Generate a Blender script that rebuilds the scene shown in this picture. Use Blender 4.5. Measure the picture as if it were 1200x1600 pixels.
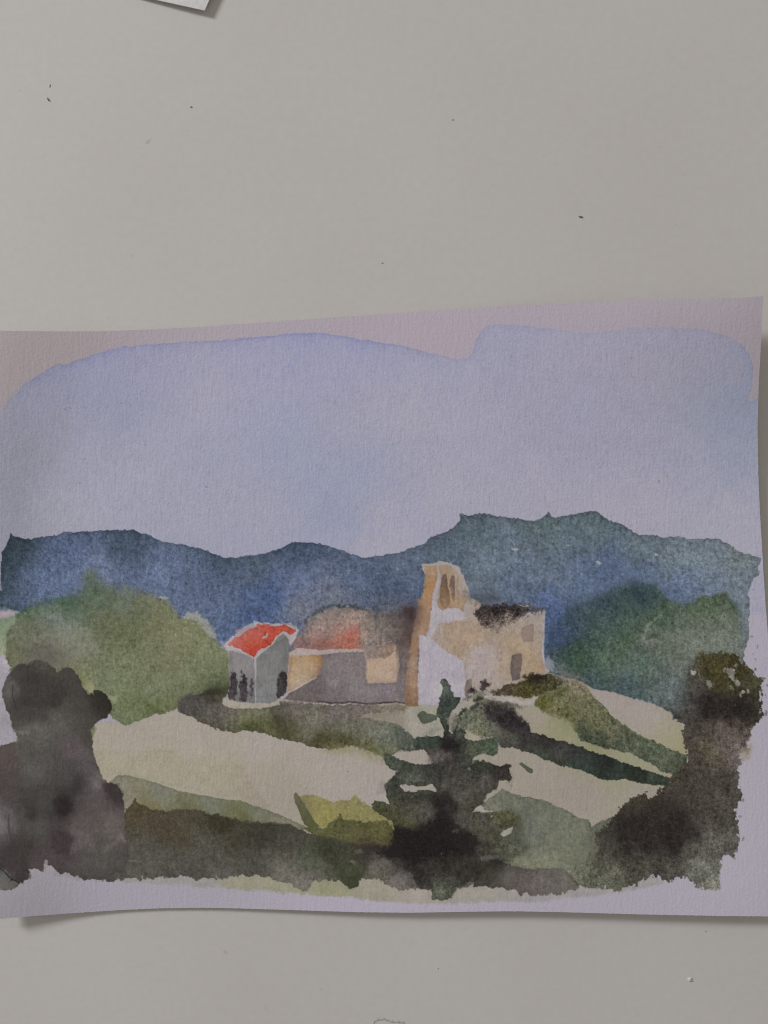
import bpy, bmesh, math, random
import numpy as np

# ------------------------------------------------------------------ units
# Layout is written in "table units" of 0.2 mm: x to the right, y towards the
# reader's edge of the table; the middle of the work area is (600, 800).
U = 0.0002
CX, CY = 600.0, 800.0
CAM_H = 0.252

def W(x, y, z=0.0):
    return ((x - CX) * U, (CY - y) * U, z)

scene = bpy.context.scene
for o in list(bpy.data.objects):
    bpy.data.objects.remove(o)

# ------------------------------------------------------------------ camera
cd = bpy.data.cameras.new("camera")
cam = bpy.data.objects.new("camera", cd)
scene.collection.objects.link(cam)
cam.location = (0, 0, CAM_H)
cam.rotation_euler = (0, 0, 0)
cd.sensor_fit = 'VERTICAL'
cd.sensor_height = 36.0
cd.lens = 36.0 * CAM_H / (1600 * U)
cd.clip_start = 0.01
cd.clip_end = 20
scene.camera = cam
scene.render.resolution_x = 768
scene.render.resolution_y = 1024
scene.cycles.filter_width = 1.0

# ------------------------------------------------------------------ light
world = bpy.data.worlds.new("World")
scene.world = world
world.use_nodes = True
bg = world.node_tree.nodes['Background']
bg.inputs[0].default_value = (1.0, 0.955, 0.885, 1)
bg.inputs[1].default_value = 0.245

ld = bpy.data.lights.new("window_light", 'AREA')
ld.shape = 'RECTANGLE'
ld.size = 0.48
ld.size_y = 0.48
ld.energy = 42.5
ld.color = (0.965, 0.98, 1.0)
lamp = bpy.data.objects.new("window_light", ld)
scene.collection.objects.link(lamp)
el, dist = math.radians(25), 2.6
hx, hy = -0.83, 0.558
lamp.location = (hx * math.cos(el) * dist, hy * math.cos(el) * dist, math.sin(el) * dist)
import mathutils
lamp.rotation_euler = (-mathutils.Vector(lamp.location)).to_track_quat('-Z', 'Y').to_euler()

vs = scene.view_settings
vs.view_transform = 'Standard'
vs.look = 'None'
vs.exposure = 0.0
vs.gamma = 1.0

C = scene.collection

# ------------------------------------------------------------------ helpers
def link(name, me, parent=None, mat=None):
    o = bpy.data.objects.new(name, me)
    C.objects.link(o)
    if parent is not None:
        o.parent = parent
    if mat is not None:
        me.materials.append(mat)
    return o

def tag(o, label=None, cat=None, group=None, kind=None):
    if label: o['label'] = label
    if cat: o['category'] = cat
    if group: o['group'] = group
    if kind: o['kind'] = kind
    return o

def new_mat(name):
    m = bpy.data.materials.new(name)
    m.use_nodes = True
    nt = m.node_tree
    return m, nt, nt.nodes['Principled BSDF']

def nd(nt, typ, **kw):
    n = nt.nodes.new(typ)
    for k, v in kw.items():
        setattr(n, k, v)
    return n

def lin(c):
    c = np.asarray(c, dtype=np.float64) / 255.0
    return np.where(c <= 0.04045, c / 12.92, ((c + 0.055) / 1.055) ** 2.4)

# ------------------------------------------------------------------ tabletop
def table_material():
    m, nt, b = new_mat("painted_tabletop")
    tc = nd(nt, 'ShaderNodeTexCoord')
    n1 = nd(nt, 'ShaderNodeTexNoise'); n1.inputs['Scale'].default_value = 14; n1.inputs['Detail'].default_value = 5
    n2 = nd(nt, 'ShaderNodeTexNoise'); n2.inputs['Scale'].default_value = 420; n2.inputs['Detail'].default_value = 4
    n3 = nd(nt, 'ShaderNodeTexNoise'); n3.inputs['Scale'].default_value = 170; n3.inputs['Detail'].default_value = 2
    for n in (n1, n2, n3):
        nt.links.new(tc.outputs['Object'], n.inputs['Vector'])
    r1 = nd(nt, 'ShaderNodeValToRGB')
    r1.color_ramp.elements[0].position = 0.3; r1.color_ramp.elements[0].color = (0.765, 0.726, 0.693, 1)
    r1.color_ramp.elements[1].position = 0.7; r1.color_ramp.elements[1].color = (0.800, 0.764, 0.735, 1)
    nt.links.new(n1.outputs['Fac'], r1.inputs['Fac'])
    r2 = nd(nt, 'ShaderNodeValToRGB')
    r2.color_ramp.elements[0].position = 0.25; r2.color_ramp.elements[0].color = (0.955, 0.955, 0.955, 1)
    r2.color_ramp.elements[1].position = 0.75; r2.color_ramp.elements[1].color = (1.0, 1.0, 1.0, 1)
    nt.links.new(n2.outputs['Fac'], r2.inputs['Fac'])
    mx = nd(nt, 'ShaderNodeMix', data_type='RGBA', blend_type='MULTIPLY'); mx.inputs[0].default_value = 1
    nt.links.new(r1.outputs[0], mx.inputs[6]); nt.links.new(r2.outputs[0], mx.inputs[7])
    # sparse faint specks
    r3 = nd(nt, 'ShaderNodeValToRGB')
    r3.color_ramp.elements[0].position = 0.735; r3.color_ramp.elements[0].color = (1, 1, 1, 1)
    r3.color_ramp.elements[1].position = 0.80; r3.color_ramp.elements[1].color = (0.80, 0.79, 0.77, 1)
    nt.links.new(n3.outputs['Fac'], r3.inputs['Fac'])
    mx2 = nd(nt, 'ShaderNodeMix', data_type='RGBA', blend_type='MULTIPLY'); mx2.inputs[0].default_value = 1
    nt.links.new(mx.outputs[2], mx2.inputs[6]); nt.links.new(r3.outputs[0], mx2.inputs[7])
    nt.links.new(mx2.outputs[2], b.inputs['Base Color'])
    b.inputs['Roughness'].default_value = 0.55
    b.inputs['Specular IOR Level'].default_value = 0.25
    bp = nd(nt, 'ShaderNodeBump'); bp.inputs['Strength'].default_value = 0.10; bp.inputs['Distance'].default_value = 0.0002
    nt.links.new(n2.outputs['Fac'], bp.inputs['Height'])
    nt.links.new(bp.outputs[0], b.inputs['Normal'])
    return m

def build_table():
    bm = bmesh.new()
    bmesh.ops.create_cube(bm, size=1.0)
    for v in bm.verts:
        v.co.x *= 1.1; v.co.y *= 1.1; v.co.z = v.co.z * 0.03 - 0.015
    bmesh.ops.bevel(bm, geom=list(bm.edges), offset=0.003, segments=3, affect='EDGES')
    me = bpy.data.meshes.new("tabletop"); bm.to_mesh(me); bm.free()
    o = link("tabletop", me, None, table_material())
    tag(o, "plain off-white tabletop under the painting", None, None, 'structure')
build_table()

# ------------------------------------------------------------------ the sheet
STEP = 1.12
LEFT = -9.0
top_pts = [(-40, 517), (0, 517), (100, 518), (165, 518), (240, 515), (320, 511), (400, 505), (560, 494),
           (680, 486), (840, 476), (940, 471), (1100, 467), (1170, 465), (1186, 464), (1196, 461), (1230, 460)]
bot_pts = [(-40, 1437), (0, 1435), (60, 1430), (130, 1425), (190, 1421), (250, 1418.5), (330, 1417.5), (420, 1420),
           (560, 1424.5), (640, 1425.5), (720, 1424), (800, 1423), (900, 1425), (1000, 1428), (1100, 1430), (1230, 1431.5)]
right_pts = [(455, 1194), (500, 1191), (570, 1188), (615, 1185), (680, 1183), (760, 1184), (820, 1187), (870, 1190),
             (950, 1195), (1000, 1199), (1060, 1203), (1200, 1209), (1440, 1213)]
def interp(pts, q):
    a = np.array(pts, float)
    v = np.interp(q, a[:, 0], a[:, 1])
    return v
def smooth_interp(pts, q, r=14.0):
    return (interp(pts, q - r) + interp(pts, q) * 2 + interp(pts, q + r)) / 4

NX = int(1220 / STEP); NY = int(958 / STEP)
uu = np.linspace(0, 1, NX)[None, :].repeat(NY, 0)
vv = np.linspace(0, 1, NY)[:, None].repeat(NX, 1)
ynom = 490 + vv * 935
X = LEFT + (smooth_interp(right_pts, ynom) - LEFT) * uu
rngE = np.random.default_rng(5)
T = smooth_interp(top_pts, X); B = smooth_interp(bot_pts, X)
Y = T * (1 - vv) + B * vv

# ---- noise fields
def vnoise(x, y, seed):
    rng = np.random.default_rng(seed)
    tab = rng.random((256, 256)).astype(np.float32)
    xi = np.floor(x).astype(np.int64); yi = np.floor(y).astype(np.int64)
    fx = (x - xi).astype(np.float32); fy = (y - yi).astype(np.float32)
    fx = fx * fx * (3 - 2 * fx); fy = fy * fy * (3 - 2 * fy)
    x0 = xi & 255; x1 = (xi + 1) & 255; y0 = yi & 255; y1 = (yi + 1) & 255
    a = tab[y0, x0]; b = tab[y0, x1]; c = tab[y1, x0]; d = tab[y1, x1]
    return (a + (b - a) * fx + (c - a) * fy + (a - b - c + d) * fx * fy) * 2 - 1

def fbm(scale, seed, octv=3, sx=1.0, sy=1.0):
    s = 0; amp = 1.0; tot = 0
    for k in range(octv):
        f = 2 ** k / scale
        # rotate each octave so no lattice direction shows
        a = 0.6 + k * 1.1 + seed * 0.37
        if sx == 1.0 and sy == 1.0:
            px = X * math.cos(a) - Y * math.sin(a); py = X * math.sin(a) + Y * math.cos(a)
        else:
            px, py = X * sx, Y * sy
        s = s + amp * vnoise(px * f + 1000 + 17.3 * seed, py * f + 1000 + 9.1 * k, seed * 7 + k)
        tot += amp; amp *= 0.55
    return s / tot * 1.5

N_big = fbm(140, 1); N_big2 = fbm(120, 2)
N_mid = fbm(45, 3); N_mid2 = fbm(38, 4)
N_sm = fbm(14, 5); N_sm2 = fbm(13, 6)
N_tiny = fbm(5.5, 7, 2); N_tiny2 = fbm(5, 8, 2)
N_gran = fbm(3.2, 9, 2); N_gran2 = fbm(4.2, 10, 2)
N_fleck = fbm(4.0, 21, 2) * 0.8 + 0.35 * fbm(2.4, 22, 1)
N_teeth = fbm(7.0, 23, 2, 1.0, 0.07)
N_lay = fbm(3.0, 11, 2, 1.0, 0.16)       # vertical laid grain of the sheet

col = np.zeros((NY, NX, 3)); rid = np.zeros((NY, NX), np.int32)
GRN = np.full((NY, NX), 0.012)
REG = {'paper': 0}; ORDER = ['paper']

def cfield(x, y, pts, s=14.0, p=1.6):
    num = np.zeros(x.shape + (3,)); den = np.zeros(x.shape)
    for (px, py, c) in pts:
        w = 1.0 / ((x - px) ** 2 + (y - py) ** 2 + s * s) ** p
        num += w[..., None] * np.asarray(c, float); den += w
    return num / den[..., None]

def sdf(x, y, poly):
    """signed distance, positive inside"""
    d2 = np.full(x.shape, 1e12); ins = np.zeros(x.shape, bool)
    n = len(poly)
    for i in range(n):
        ax, ay = poly[i]; bx, by = poly[(i + 1) % n]
        ex, ey = bx - ax, by - ay
        L = ex * ex + ey * ey + 1e-9
        t = np.clip(((x - ax) * ex + (y - ay) * ey) / L, 0, 1)
        d2 = np.minimum(d2, (x - ax - t * ex) ** 2 + (y - ay - t * ey) ** 2)
        if ay != by:
            c = (ay > y) != (by > y)
            ins ^= c & (x < ex * (y - ay) / (ey) + ax)
    d = np.sqrt(d2)
    return np.where(ins, d, -d)

def sstep(a, b, v):
    t = np.clip((v - a) / (b - a), 0, 1)
    return t * t * (3 - 2 * t)

def wash(poly, colours, region=None, alpha=1.0, soft=1.4, warp=1.6, rag=0.7, edge=0.16, ew=3.5, gran=0.018,
         mott=0.05, swirl=8.0, cs=13.0, holes=(), bleed=None, fade=None, grow=0.0, dry=0.0, teeth=None):
    """lay one watercolour wash. colours: one colour or control points (x, y, rgb)."""
    P = np.array(poly, float)
    pad = soft + warp * 3 + 6
    x0, y0 = P.min(0) - pad; x1, y1 = P.max(0) + pad
    rows = np.where((Y.max(1) >= y0) & (Y.min(1) <= y1))[0]
    cols = np.where((X.max(0) >= x0) & (X.min(0) <= x1))[0]
    if len(rows) == 0 or len(cols) == 0: return
    S = (slice(rows[0], rows[-1] + 1), slice(cols[0], cols[-1] + 1))
    x, y = X[S], Y[S]
    wx = x + warp * (N_sm[S] + 0.7 * N_tiny[S]); wy = y + warp * (N_sm2[S] + 0.7 * N_tiny2[S])
    d = sdf(wx, wy, poly)
    for h in holes:
        d = np.minimum(d, -sdf(wx, wy, h))
    d = d + grow + rag * (N_gran[S] + 0.5 * N_lay[S])
    if teeth is not None:                       # brush-hair teeth along a lower edge: (amplitude, from y)
        d = d + teeth[0] * N_teeth[S] * sstep(teeth[1], teeth[1] + 12, y)
    sf = soft
    if bleed is not None:                       # softness that varies over the sheet: (x, y, r, soft)
        sf = np.full(x.shape, float(soft))
        for (bx, by, br, bs) in bleed:
            w = np.exp(-((x - bx) ** 2 + (y - by) ** 2) / (br * br))
            sf = sf * (1 - w) + bs * w
    sf = np.where(np.asarray(sf) < 2.6, np.asarray(sf) * 0.75, sf)
    a = sstep(-sf * 0.5, sf * 0.5 + 1e-6, d + (sf - 1.4) * 0.16 * (N_tiny[S] + N_gran[S])) * alpha
    if fade is not None:
        for (fx, fy, fr, fa) in fade:
            w = np.exp(-((x - fx) ** 2 + (y - fy) ** 2) / (fr * fr))
            a = a * (1 - w * (1 - fa))
    if dry:
        a = a * sstep(dry - 0.35, dry + 0.35, 0.5 + 0.5 * N_gran2[S] + 0.35 * N_sm[S] + 0.3)
    if isinstance(colours[0], (int, float)):
        c = np.zeros(x.shape + (3,)) + np.asarray(colours, float)
    else:
        c = cfield(x + swirl * N_mid[S] + 0.4 * swirl * N_sm[S], y + swirl * N_mid2[S] + 0.4 * swirl * N_sm2[S], colours, cs)
    fleck = np.clip(N_fleck[S] - 0.15, 0, 1)
    k = 1 + mott * (N_sm2[S] * 0.7 + N_mid[S] * 0.5 + N_tiny[S] * 0.35) + gran * (1.15 * N_gran[S] + 0.8 * N_gran2[S] + 0.4 * N_tiny2[S] + 0.5 * N_lay[S] + 0.18 - 1.9 * fleck)
    if edge:
        k = k * (1 - edge * np.exp(-np.clip(d, 0, None) / ew) * (0.65 + 0.6 * N_mid2[S]))
    c = c * k[..., None]
    col[S] = col[S] * (1 - a[..., None]) + c * a[..., None]
    GRN[S] = GRN[S] * (1 - a) + gran * a
    if region:
        if region not in REG:
            REG[region] = len(ORDER); ORDER.append(region)
        rid[S] = np.where(a > 0.5, REG[region], rid[S])

def blot(x, y, rx, ry, c, ang=0.0, region=None, alpha=1.0, soft=1.4, **kw):
    n = 14; a = math.radians(ang); pts = []
    rr = random.Random(int(x * 7 + y))
    for i in range(n):
        t = 2 * math.pi * i / n; q = rr.uniform(0.75, 1.2)
        ex, ey = rx * q * math.cos(t), ry * q * math.sin(t)
        pts.append((x + ex * math.cos(a) - ey * math.sin(a), y + ex * math.sin(a) + ey * math.cos(a)))
    kw.setdefault('edge', 0.05); kw.setdefault('warp', min(1.5, 0.3 * min(rx, ry)))
    kw.setdefault('rag', min(0.7, 0.2 * min(rx, ry)))
    wash(pts, c, region, alpha, soft, **kw)

def streak(pts, width, c, **kw):
    """a thin brush line along pts"""
    L, R = [], []
    n = len(pts)
    for i in range(n):
        ax, ay = pts[max(i - 1, 0)]; bx, by = pts[min(i + 1, n - 1)]
        l = math.hypot(bx - ax, by - ay) + 1e-6
        nx, ny = -(by - ay) / l, (bx - ax) / l
        w = width * 0.5 * (1.0 if 0 < i < n - 1 else 0.55)
        L.append((pts[i][0] + nx * w, pts[i][1] + ny * w)); R.append((pts[i][0] - nx * w, pts[i][1] - ny * w))
    kw.setdefault('edge', 0.0); kw.setdefault('warp', 0.8); kw.setdefault('rag', 0.4)
    wash(L + R[::-1], c, **kw)

WHITE = (164, 155, 164)
# ---- bare sheet; tones shift across it, partly lighting put into the colour
col[:] = cfield(X, Y, [(60, 540, (157, 148, 152)), (300, 525, (163, 154, 164)), (620, 510, (163, 153, 164)),
                       (900, 490, (160, 151, 163)), (1100, 490, (156, 148, 158)), (1180, 520, (155, 147, 155)),
                       (1190, 1000, (166, 161, 175)), (1180, 1300, (165, 160, 173)), (600, 1410, (166, 160, 174)),
                       (200, 1400, (158, 153, 166)), (20, 1410, (148, 143, 152)), (10, 1130, (158, 152, 163)),
                       (680, 1050, (165, 157, 170))], 60)
col *= (1 + 0.008 * N_big + 0.006 * N_gran)[..., None]

# ---- sky
sky = [(-30, 668), (5, 640), (22, 618), (35, 605), (50, 592), (75, 578), (94, 566), (98, 571), (125, 562), (165, 549),
       (194, 540), (200, 542), (240, 538), (300, 534), (360, 531), (400, 527), (440, 523), (495, 521), (530, 524),
       (560, 530), (600, 536), (640, 543), (680, 554), (714, 563), (722, 560), (732, 559), (738, 551), (741, 536), (749, 519),
       (761, 510), (780, 507), (820, 509), (860, 514), (900, 519), (930, 520), (970, 515), (1010, 512), (1050, 513),
       (1090, 514), (1120, 520), (1145, 530), (1160, 540), (1170, 553), (1177, 575), (1177, 590), (1172, 608),
       (1166, 626), (1175, 629), (1182, 621), (1195, 615), (1240, 612), (1240, 960), (-30, 960)]
skyc = [(60, 590, (140, 141, 162)), (40, 700, (138, 138, 152)), (15, 780, (138, 139, 152)), (200, 560, (145, 145, 172)),
        (190, 640, (137, 140, 160)), (320, 620, (152, 149, 166)), (320, 700, (145, 147, 167)), (200, 740, (149, 148, 164)),
        (400, 560, (148, 147, 172)), (470, 540, (142, 143, 172)), (560, 552, (143, 144, 171)), (550, 620, (150, 148, 165)),
        (650, 640, (153, 150, 165)), (450, 700, (142, 146, 168)), (580, 740, (143, 147, 169)), (700, 700, (152, 150, 168)),
        (700, 590, (147, 146, 166)), (800, 560, (143, 142, 161)), (900, 560, (146, 143, 161)), (1000, 560, (144, 141, 157)),
        (1100, 560, (139, 137, 153)), (900, 650, (145, 144, 164)), (1000, 700, (146, 145, 164)), (1150, 640, (131, 137, 156)),
        (1150, 720, (139, 143, 161)), (1000, 780, (156, 152, 167)), (850, 780, (153, 150, 166)), (1150, 800, (153, 150, 166)),
        (400, 800, (149, 149, 168)), (100, 800, (150, 149, 163)), (600, 830, (158, 154, 169)), (540, 790, (140, 145, 167)),
        (330, 760, (147, 148, 166)), (700, 770, (154, 152, 168))]
wash(sky, skyc, 'painted_sky', soft=1.6, warp=1.3, edge=0.0, gran=0.016, mott=0.014, swirl=22, cs=45,
     bleed=[(-5, 650, 45, 38)])
# pigment gathered along the drying edge of the wash
d_sky = sdf(X + 1.3 * (N_sm + 0.7 * N_tiny), Y + 1.3 * (N_sm2 + 0.7 * N_tiny2), sky)
kx = np.interp(X, [0, 60, 200, 480, 640, 760, 900, 1100, 1160, 1200], [0.2, 0.8, 0.8, 1.0, 0.9, 0.4, 0.32, 0.3, 0.6, 0.3])
m = (d_sky > 0) & (Y < 700)
e = np.where(m, np.exp(-np.clip(d_sky, 0, None) / 2.2) * 0.55 + np.exp(-np.clip(d_sky, 0, None) / 13) * 0.42 * (0.7 + 0.5 * N_mid), 0) * kx
col -= e[..., None] * np.array([28, 24, 14.0])
# granulated pigment resting in the sheet's hollows
gr = np.clip(N_gran2 * 0.8 + N_gran * 0.5 + N_lay * 0.25 - 0.10, 0, 1) * (0.55 + 0.6 * np.clip(N_big + N_mid * 0.5, -0.6, 1))
col -= np.where(d_sky > 0, np.clip(gr, 0, 1), 0)[..., None] * np.array([12, 11, 8.0])

# ---- mountain range
mt = [(16, 833), (21, 838), (30, 839.5), (50, 841), (85, 835), (110, 831), (140, 830), (180, 828), (208, 828), (225, 833), (240, 840),
      (250, 845), (275, 849), (300, 854), (315, 857), (335, 866), (355, 871), (375, 871), (400, 867), (430, 859), (450, 850),
      (465, 847), (490, 848), (510, 853), (540, 863), (570, 872), (600, 868), (625, 863), (640, 857), (662, 850),
      (675, 838), (690, 833), (708, 825), (718, 812), (720, 803), (735, 805), (748, 801), (775, 806), (800, 809),
      (815, 812), (832, 815), (850, 809), (855, 799), (862, 808), (885, 806), (905, 802), (920, 799), (932, 799), (942, 807),
      (955, 815), (975, 820), (990, 830), (1000, 836), (1020, 836), (1035, 840), (1060, 838), (1080, 843), (1100, 841),
      (1125, 843), (1135, 850), (1150, 861), (1175, 868), (1189, 871), (1187, 882), (1183, 887), (1187, 898), (1178, 903), (1172, 915),
      (1168, 925), (1170, 940), (1170, 970), (1168, 1000), (1163, 1020), (1160, 1070), (1050, 1130), (850, 1070),
      (500, 1040), (100, 970), (25, 955), (-20, 950), (-20, 925), (3, 922), (2, 905), (2, 885), (5, 862), (12, 850)]
mtc = [(25, 860, (58, 72, 84)), (12, 895, (64, 78, 92)), (100, 868, (84, 98, 130)), (60, 900, (90, 105, 136)), (200, 850, (68, 82, 102)),
       (150, 900, (104, 116, 146)), (250, 900, (94, 108, 138)), (300, 888, (86, 99, 126)), (280, 935, (90, 103, 132)), (340, 880, (72, 86, 106)),
       (340, 935, (90, 104, 134)), (400, 885, (80, 92, 110)), (420, 925, (72, 90, 130)), (400, 962, (75, 92, 130)),
       (470, 860, (68, 82, 106)), (470, 910, (92, 104, 135)), (550, 900, (88, 101, 128)), (590, 905, (80, 93, 118)),
       (520, 932, (104, 109, 126)), (470, 950, (108, 112, 128)), (640, 880, (90, 103, 123)), (625, 920, (74, 88, 116)),
       (620, 955, (84, 88, 102)), (720, 825, (84, 98, 107)), (760, 880, (100, 113, 128)), (755, 845, (90, 104, 116)), (800, 925, (90, 103, 126)), (700, 860, (88, 101, 118)),
       (755, 925, (92, 103, 118)), (850, 830, (92, 108, 113)), (862, 940, (83, 100, 140)), (870, 975, (74, 92, 132)), (930, 825, (88, 104, 111)),
       (840, 890, (98, 110, 128)), (950, 892, (84, 100, 130)), (1000, 900, (84, 100, 130)), (915, 928, (88, 104, 132)), (880, 915, (94, 108, 128)), (1060, 868, (104, 116, 126)), (1080, 920, (100, 114, 140)),
       (1150, 872, (106, 117, 122)), (1155, 930, (110, 122, 136)), (1163, 980, (104, 118, 126)), (1160, 1010, (115, 120, 122)),
       (1050, 930, (86, 102, 132)), (1110, 905, (104, 117, 134)), (1090, 880, (106, 118, 128)), (1000, 860, (98, 111, 120))]
wash(mt, mtc, 'painted_mountains', soft=1.5, warp=1.5, rag=0.8, edge=0.24, ew=6, gran=0.075, mott=0.06, swirl=9, cs=18,
     bleed=[(-5, 945, 30, 14)])
for (fx, fy, rx, ry, a) in ((805, 858, 5.5, 1.6, -12), (935, 879, 5, 2, 25), (1025, 866, 3, 1.6, 0), (888, 852, 3, 1, 0)):
    blot(fx, fy, rx, ry, (165, 160, 164), a, alpha=0.85)
# stray flecks at the right fraying end
for (fx, fy, r) in ((1184, 894, 3.5), (1180, 888, 2.5), (1176, 921, 1.5)):
    blot(fx, fy, r, r * 0.8, (110, 120, 128), alpha=0.8)

# ---- green hill wash on the right
gh = [(846, 1058), (852, 1040), (856, 1005), (872, 972), (885, 952), (905, 942), (950, 922), (990, 910), (1025, 914), (1040, 936),
      (1065, 944), (1085, 940), (1095, 932), (1108, 934), (1120, 927), (1133, 925), (1140, 935), (1150, 942), (1155, 960), (1157, 985),
      (1160, 1020), (1150, 1060), (1075, 1130), (1060, 1122), (1048, 1114), (1030, 1104), (1000, 1093), (955, 1081), (930, 1076),
      (905, 1063), (880, 1058)]
ghc = [(930, 938, (64, 80, 90)), (1000, 930, (56, 74, 80)), (960, 980, (70, 87, 84)), (1030, 965, (72, 90, 74)), (1008, 1002, (92, 101, 92)),
       (1100, 955, (82, 97, 76)), (1120, 990, (106, 113, 103)), (1085, 1010, (104, 111, 100)), (880, 985, (60, 76, 96)), (870, 1000, (58, 74, 96)),
       (895, 1020, (60, 80, 66)), (910, 1040, (62, 82, 66)), (950, 1030, (78, 95, 80)), (1000, 1040, (80, 98, 88)), (1040, 1080, (92, 103, 104)),
       (980, 1078, (74, 89, 92)), (920, 1062, (70, 85, 88)), (872, 1050, (84, 96, 98)), (1070, 1040, (96, 103, 98)), (1140, 955, (82, 95, 80)),
       (1145, 1010, (104, 112, 104)), (1040, 1000, (86, 98, 84)), (975, 1000, (74, 92, 74)), (1055, 1110, (78, 84, 84))]
wash(gh, ghc, 'painted_hillside', soft=2, warp=2.2, edge=0.10, gran=0.085, mott=0.07, swirl=7, cs=12,
     bleed=[(900, 940, 60, 34), (980, 912, 60, 20), (855, 990, 50, 34), (860, 1045, 30, 10), (1155, 980, 40, 20), (1060, 945, 40, 9), (1135, 930, 20, 7)])
blot(876, 996, 14, 7, (74, 92, 130), -35, alpha=0.5, soft=14, rag=2)
wash([(1012, 1004), (1024, 990), (1050, 980), (1090, 965), (1140, 955), (1150, 990), (1130, 1020), (1080, 1040), (1040, 1030)], (106, 113, 102), None, alpha=0.45, soft=34, warp=5, edge=0, gran=0.05)
streak([(1006, 1000), (1008, 985), (1016, 972), (1030, 962)], 4, (120, 126, 114), alpha=0.65, soft=4)
blot(1020, 994, 9, 4, (52, 68, 50), -20, alpha=0.55, soft=7, rag=2)
for q in range(9):
    streak([(1036 + q * 12, 968 - q * 2 + (q % 3) * 3), (1044 + q * 12, 954 - q * 1.5)], 2.4, (66, 84, 58), alpha=0.4, soft=3, rag=1)
streak([(1006, 1004), (1020, 1000), (1034, 1004)], 4, (124, 126, 118), alpha=0.6, soft=4)
streak([(1040, 1010), (1070, 990), (1090, 975)], 6, (104, 110, 100), alpha=0.4, soft=8)

# ---- green bush wash on the left
lb = [(-20, 985), (8, 982), (20, 964), (48, 948), (88, 938), (118, 930), (128, 918), (134, 900), (142, 889), (152, 900), (165, 914),
      (200, 920), (235, 929), (262, 940), (270, 950), (284, 966), (300, 960), (308, 956), (322, 968), (332, 985), (338, 1002),
      (355, 1014), (359, 1030), (356, 1090), (352, 1100), (330, 1092), (280, 1106), (265, 1112), (240, 1117), (220, 1125), (200, 1132),
      (185, 1128), (175, 1122), (160, 1105), (120, 1090), (20, 1060), (8, 1040), (6, 1022)]
lbc = [(30, 958, (72, 96, 66)), (60, 944, (80, 100, 80)), (140, 918, (80, 95, 80)), (110, 932, (72, 92, 74)), (200, 930, (94, 104, 92)), (90, 970, (108, 118, 112)),
       (40, 985, (104, 107, 88)), (110, 1000, (116, 118, 100)), (160, 970, (96, 100, 72)), (200, 990, (97, 102, 70)),
       (250, 965, (108, 110, 80)), (280, 1010, (114, 111, 84)), (220, 1040, (105, 110, 80)), (300, 990, (114, 117, 86)), (150, 940, (88, 100, 84)),
       (330, 1020, (112, 118, 88)), (330, 1060, (100, 108, 78)), (180, 1060, (110, 118, 88)), (240, 1080, (112, 120, 92)),
       (200, 1106, (98, 108, 72)), (240, 1108, (88, 93, 56)), (340, 1082, (66, 70, 52)), (15, 1020, (100, 101, 76)), (150, 1070, (105, 112, 84)),
       (70, 1020, (96, 94, 84)), (300, 1040, (108, 114, 84)), (195, 1122, (104, 114, 84)), (130, 1045, (112, 116, 84))]
wash(lb, lbc, 'painted_bush', soft=2.2, warp=2.2, edge=0.09, gran=0.055, mott=0.05, swirl=14, cs=15,
     bleed=[(40, 945, 60, 22), (140, 905, 50, 30), (210, 925, 60, 26), (265, 945, 30, 16), (320, 975, 40, 12), (345, 1000, 20, 5)])
wash([(-20, 968), (5, 966), (24, 964), (27, 972), (14, 984), (10, 1000), (9, 1026), (0, 1032), (-20, 1032)],
     [(5, 975, (122, 142, 116)), (10, 990, (118, 134, 104)), (0, 1010, (146, 152, 126))], None, alpha=0.9, soft=3, gran=0.03)
wash([(-20, 955), (0, 956), (14, 953), (25, 956), (24, 962), (8, 966), (-20, 968)], (166, 156, 158), None, alpha=0.8, soft=3)
blot(257, 934, 7, 3, (150, 150, 142), 10, alpha=0.8, soft=2)
blot(262, 938, 3, 4, (118, 120, 90), 10, alpha=0.6, soft=2)
wash([(286, 966), (296, 956), (308, 954), (322, 966), (334, 986), (338, 1000), (330, 998), (318, 978), (304, 968)], (142, 144, 148), None, alpha=0.75, soft=7, warp=2.5, edge=0)
blot(352, 1008, 8, 6, (140, 138, 152), 0, alpha=0.7, soft=6)
streak([(58, 945), (80, 938), (115, 932)], 5, (58, 84, 62), alpha=0.5, soft=6)
streak([(28, 962), (48, 951)], 8, (60, 92, 62), alpha=0.55, soft=8)

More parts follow.
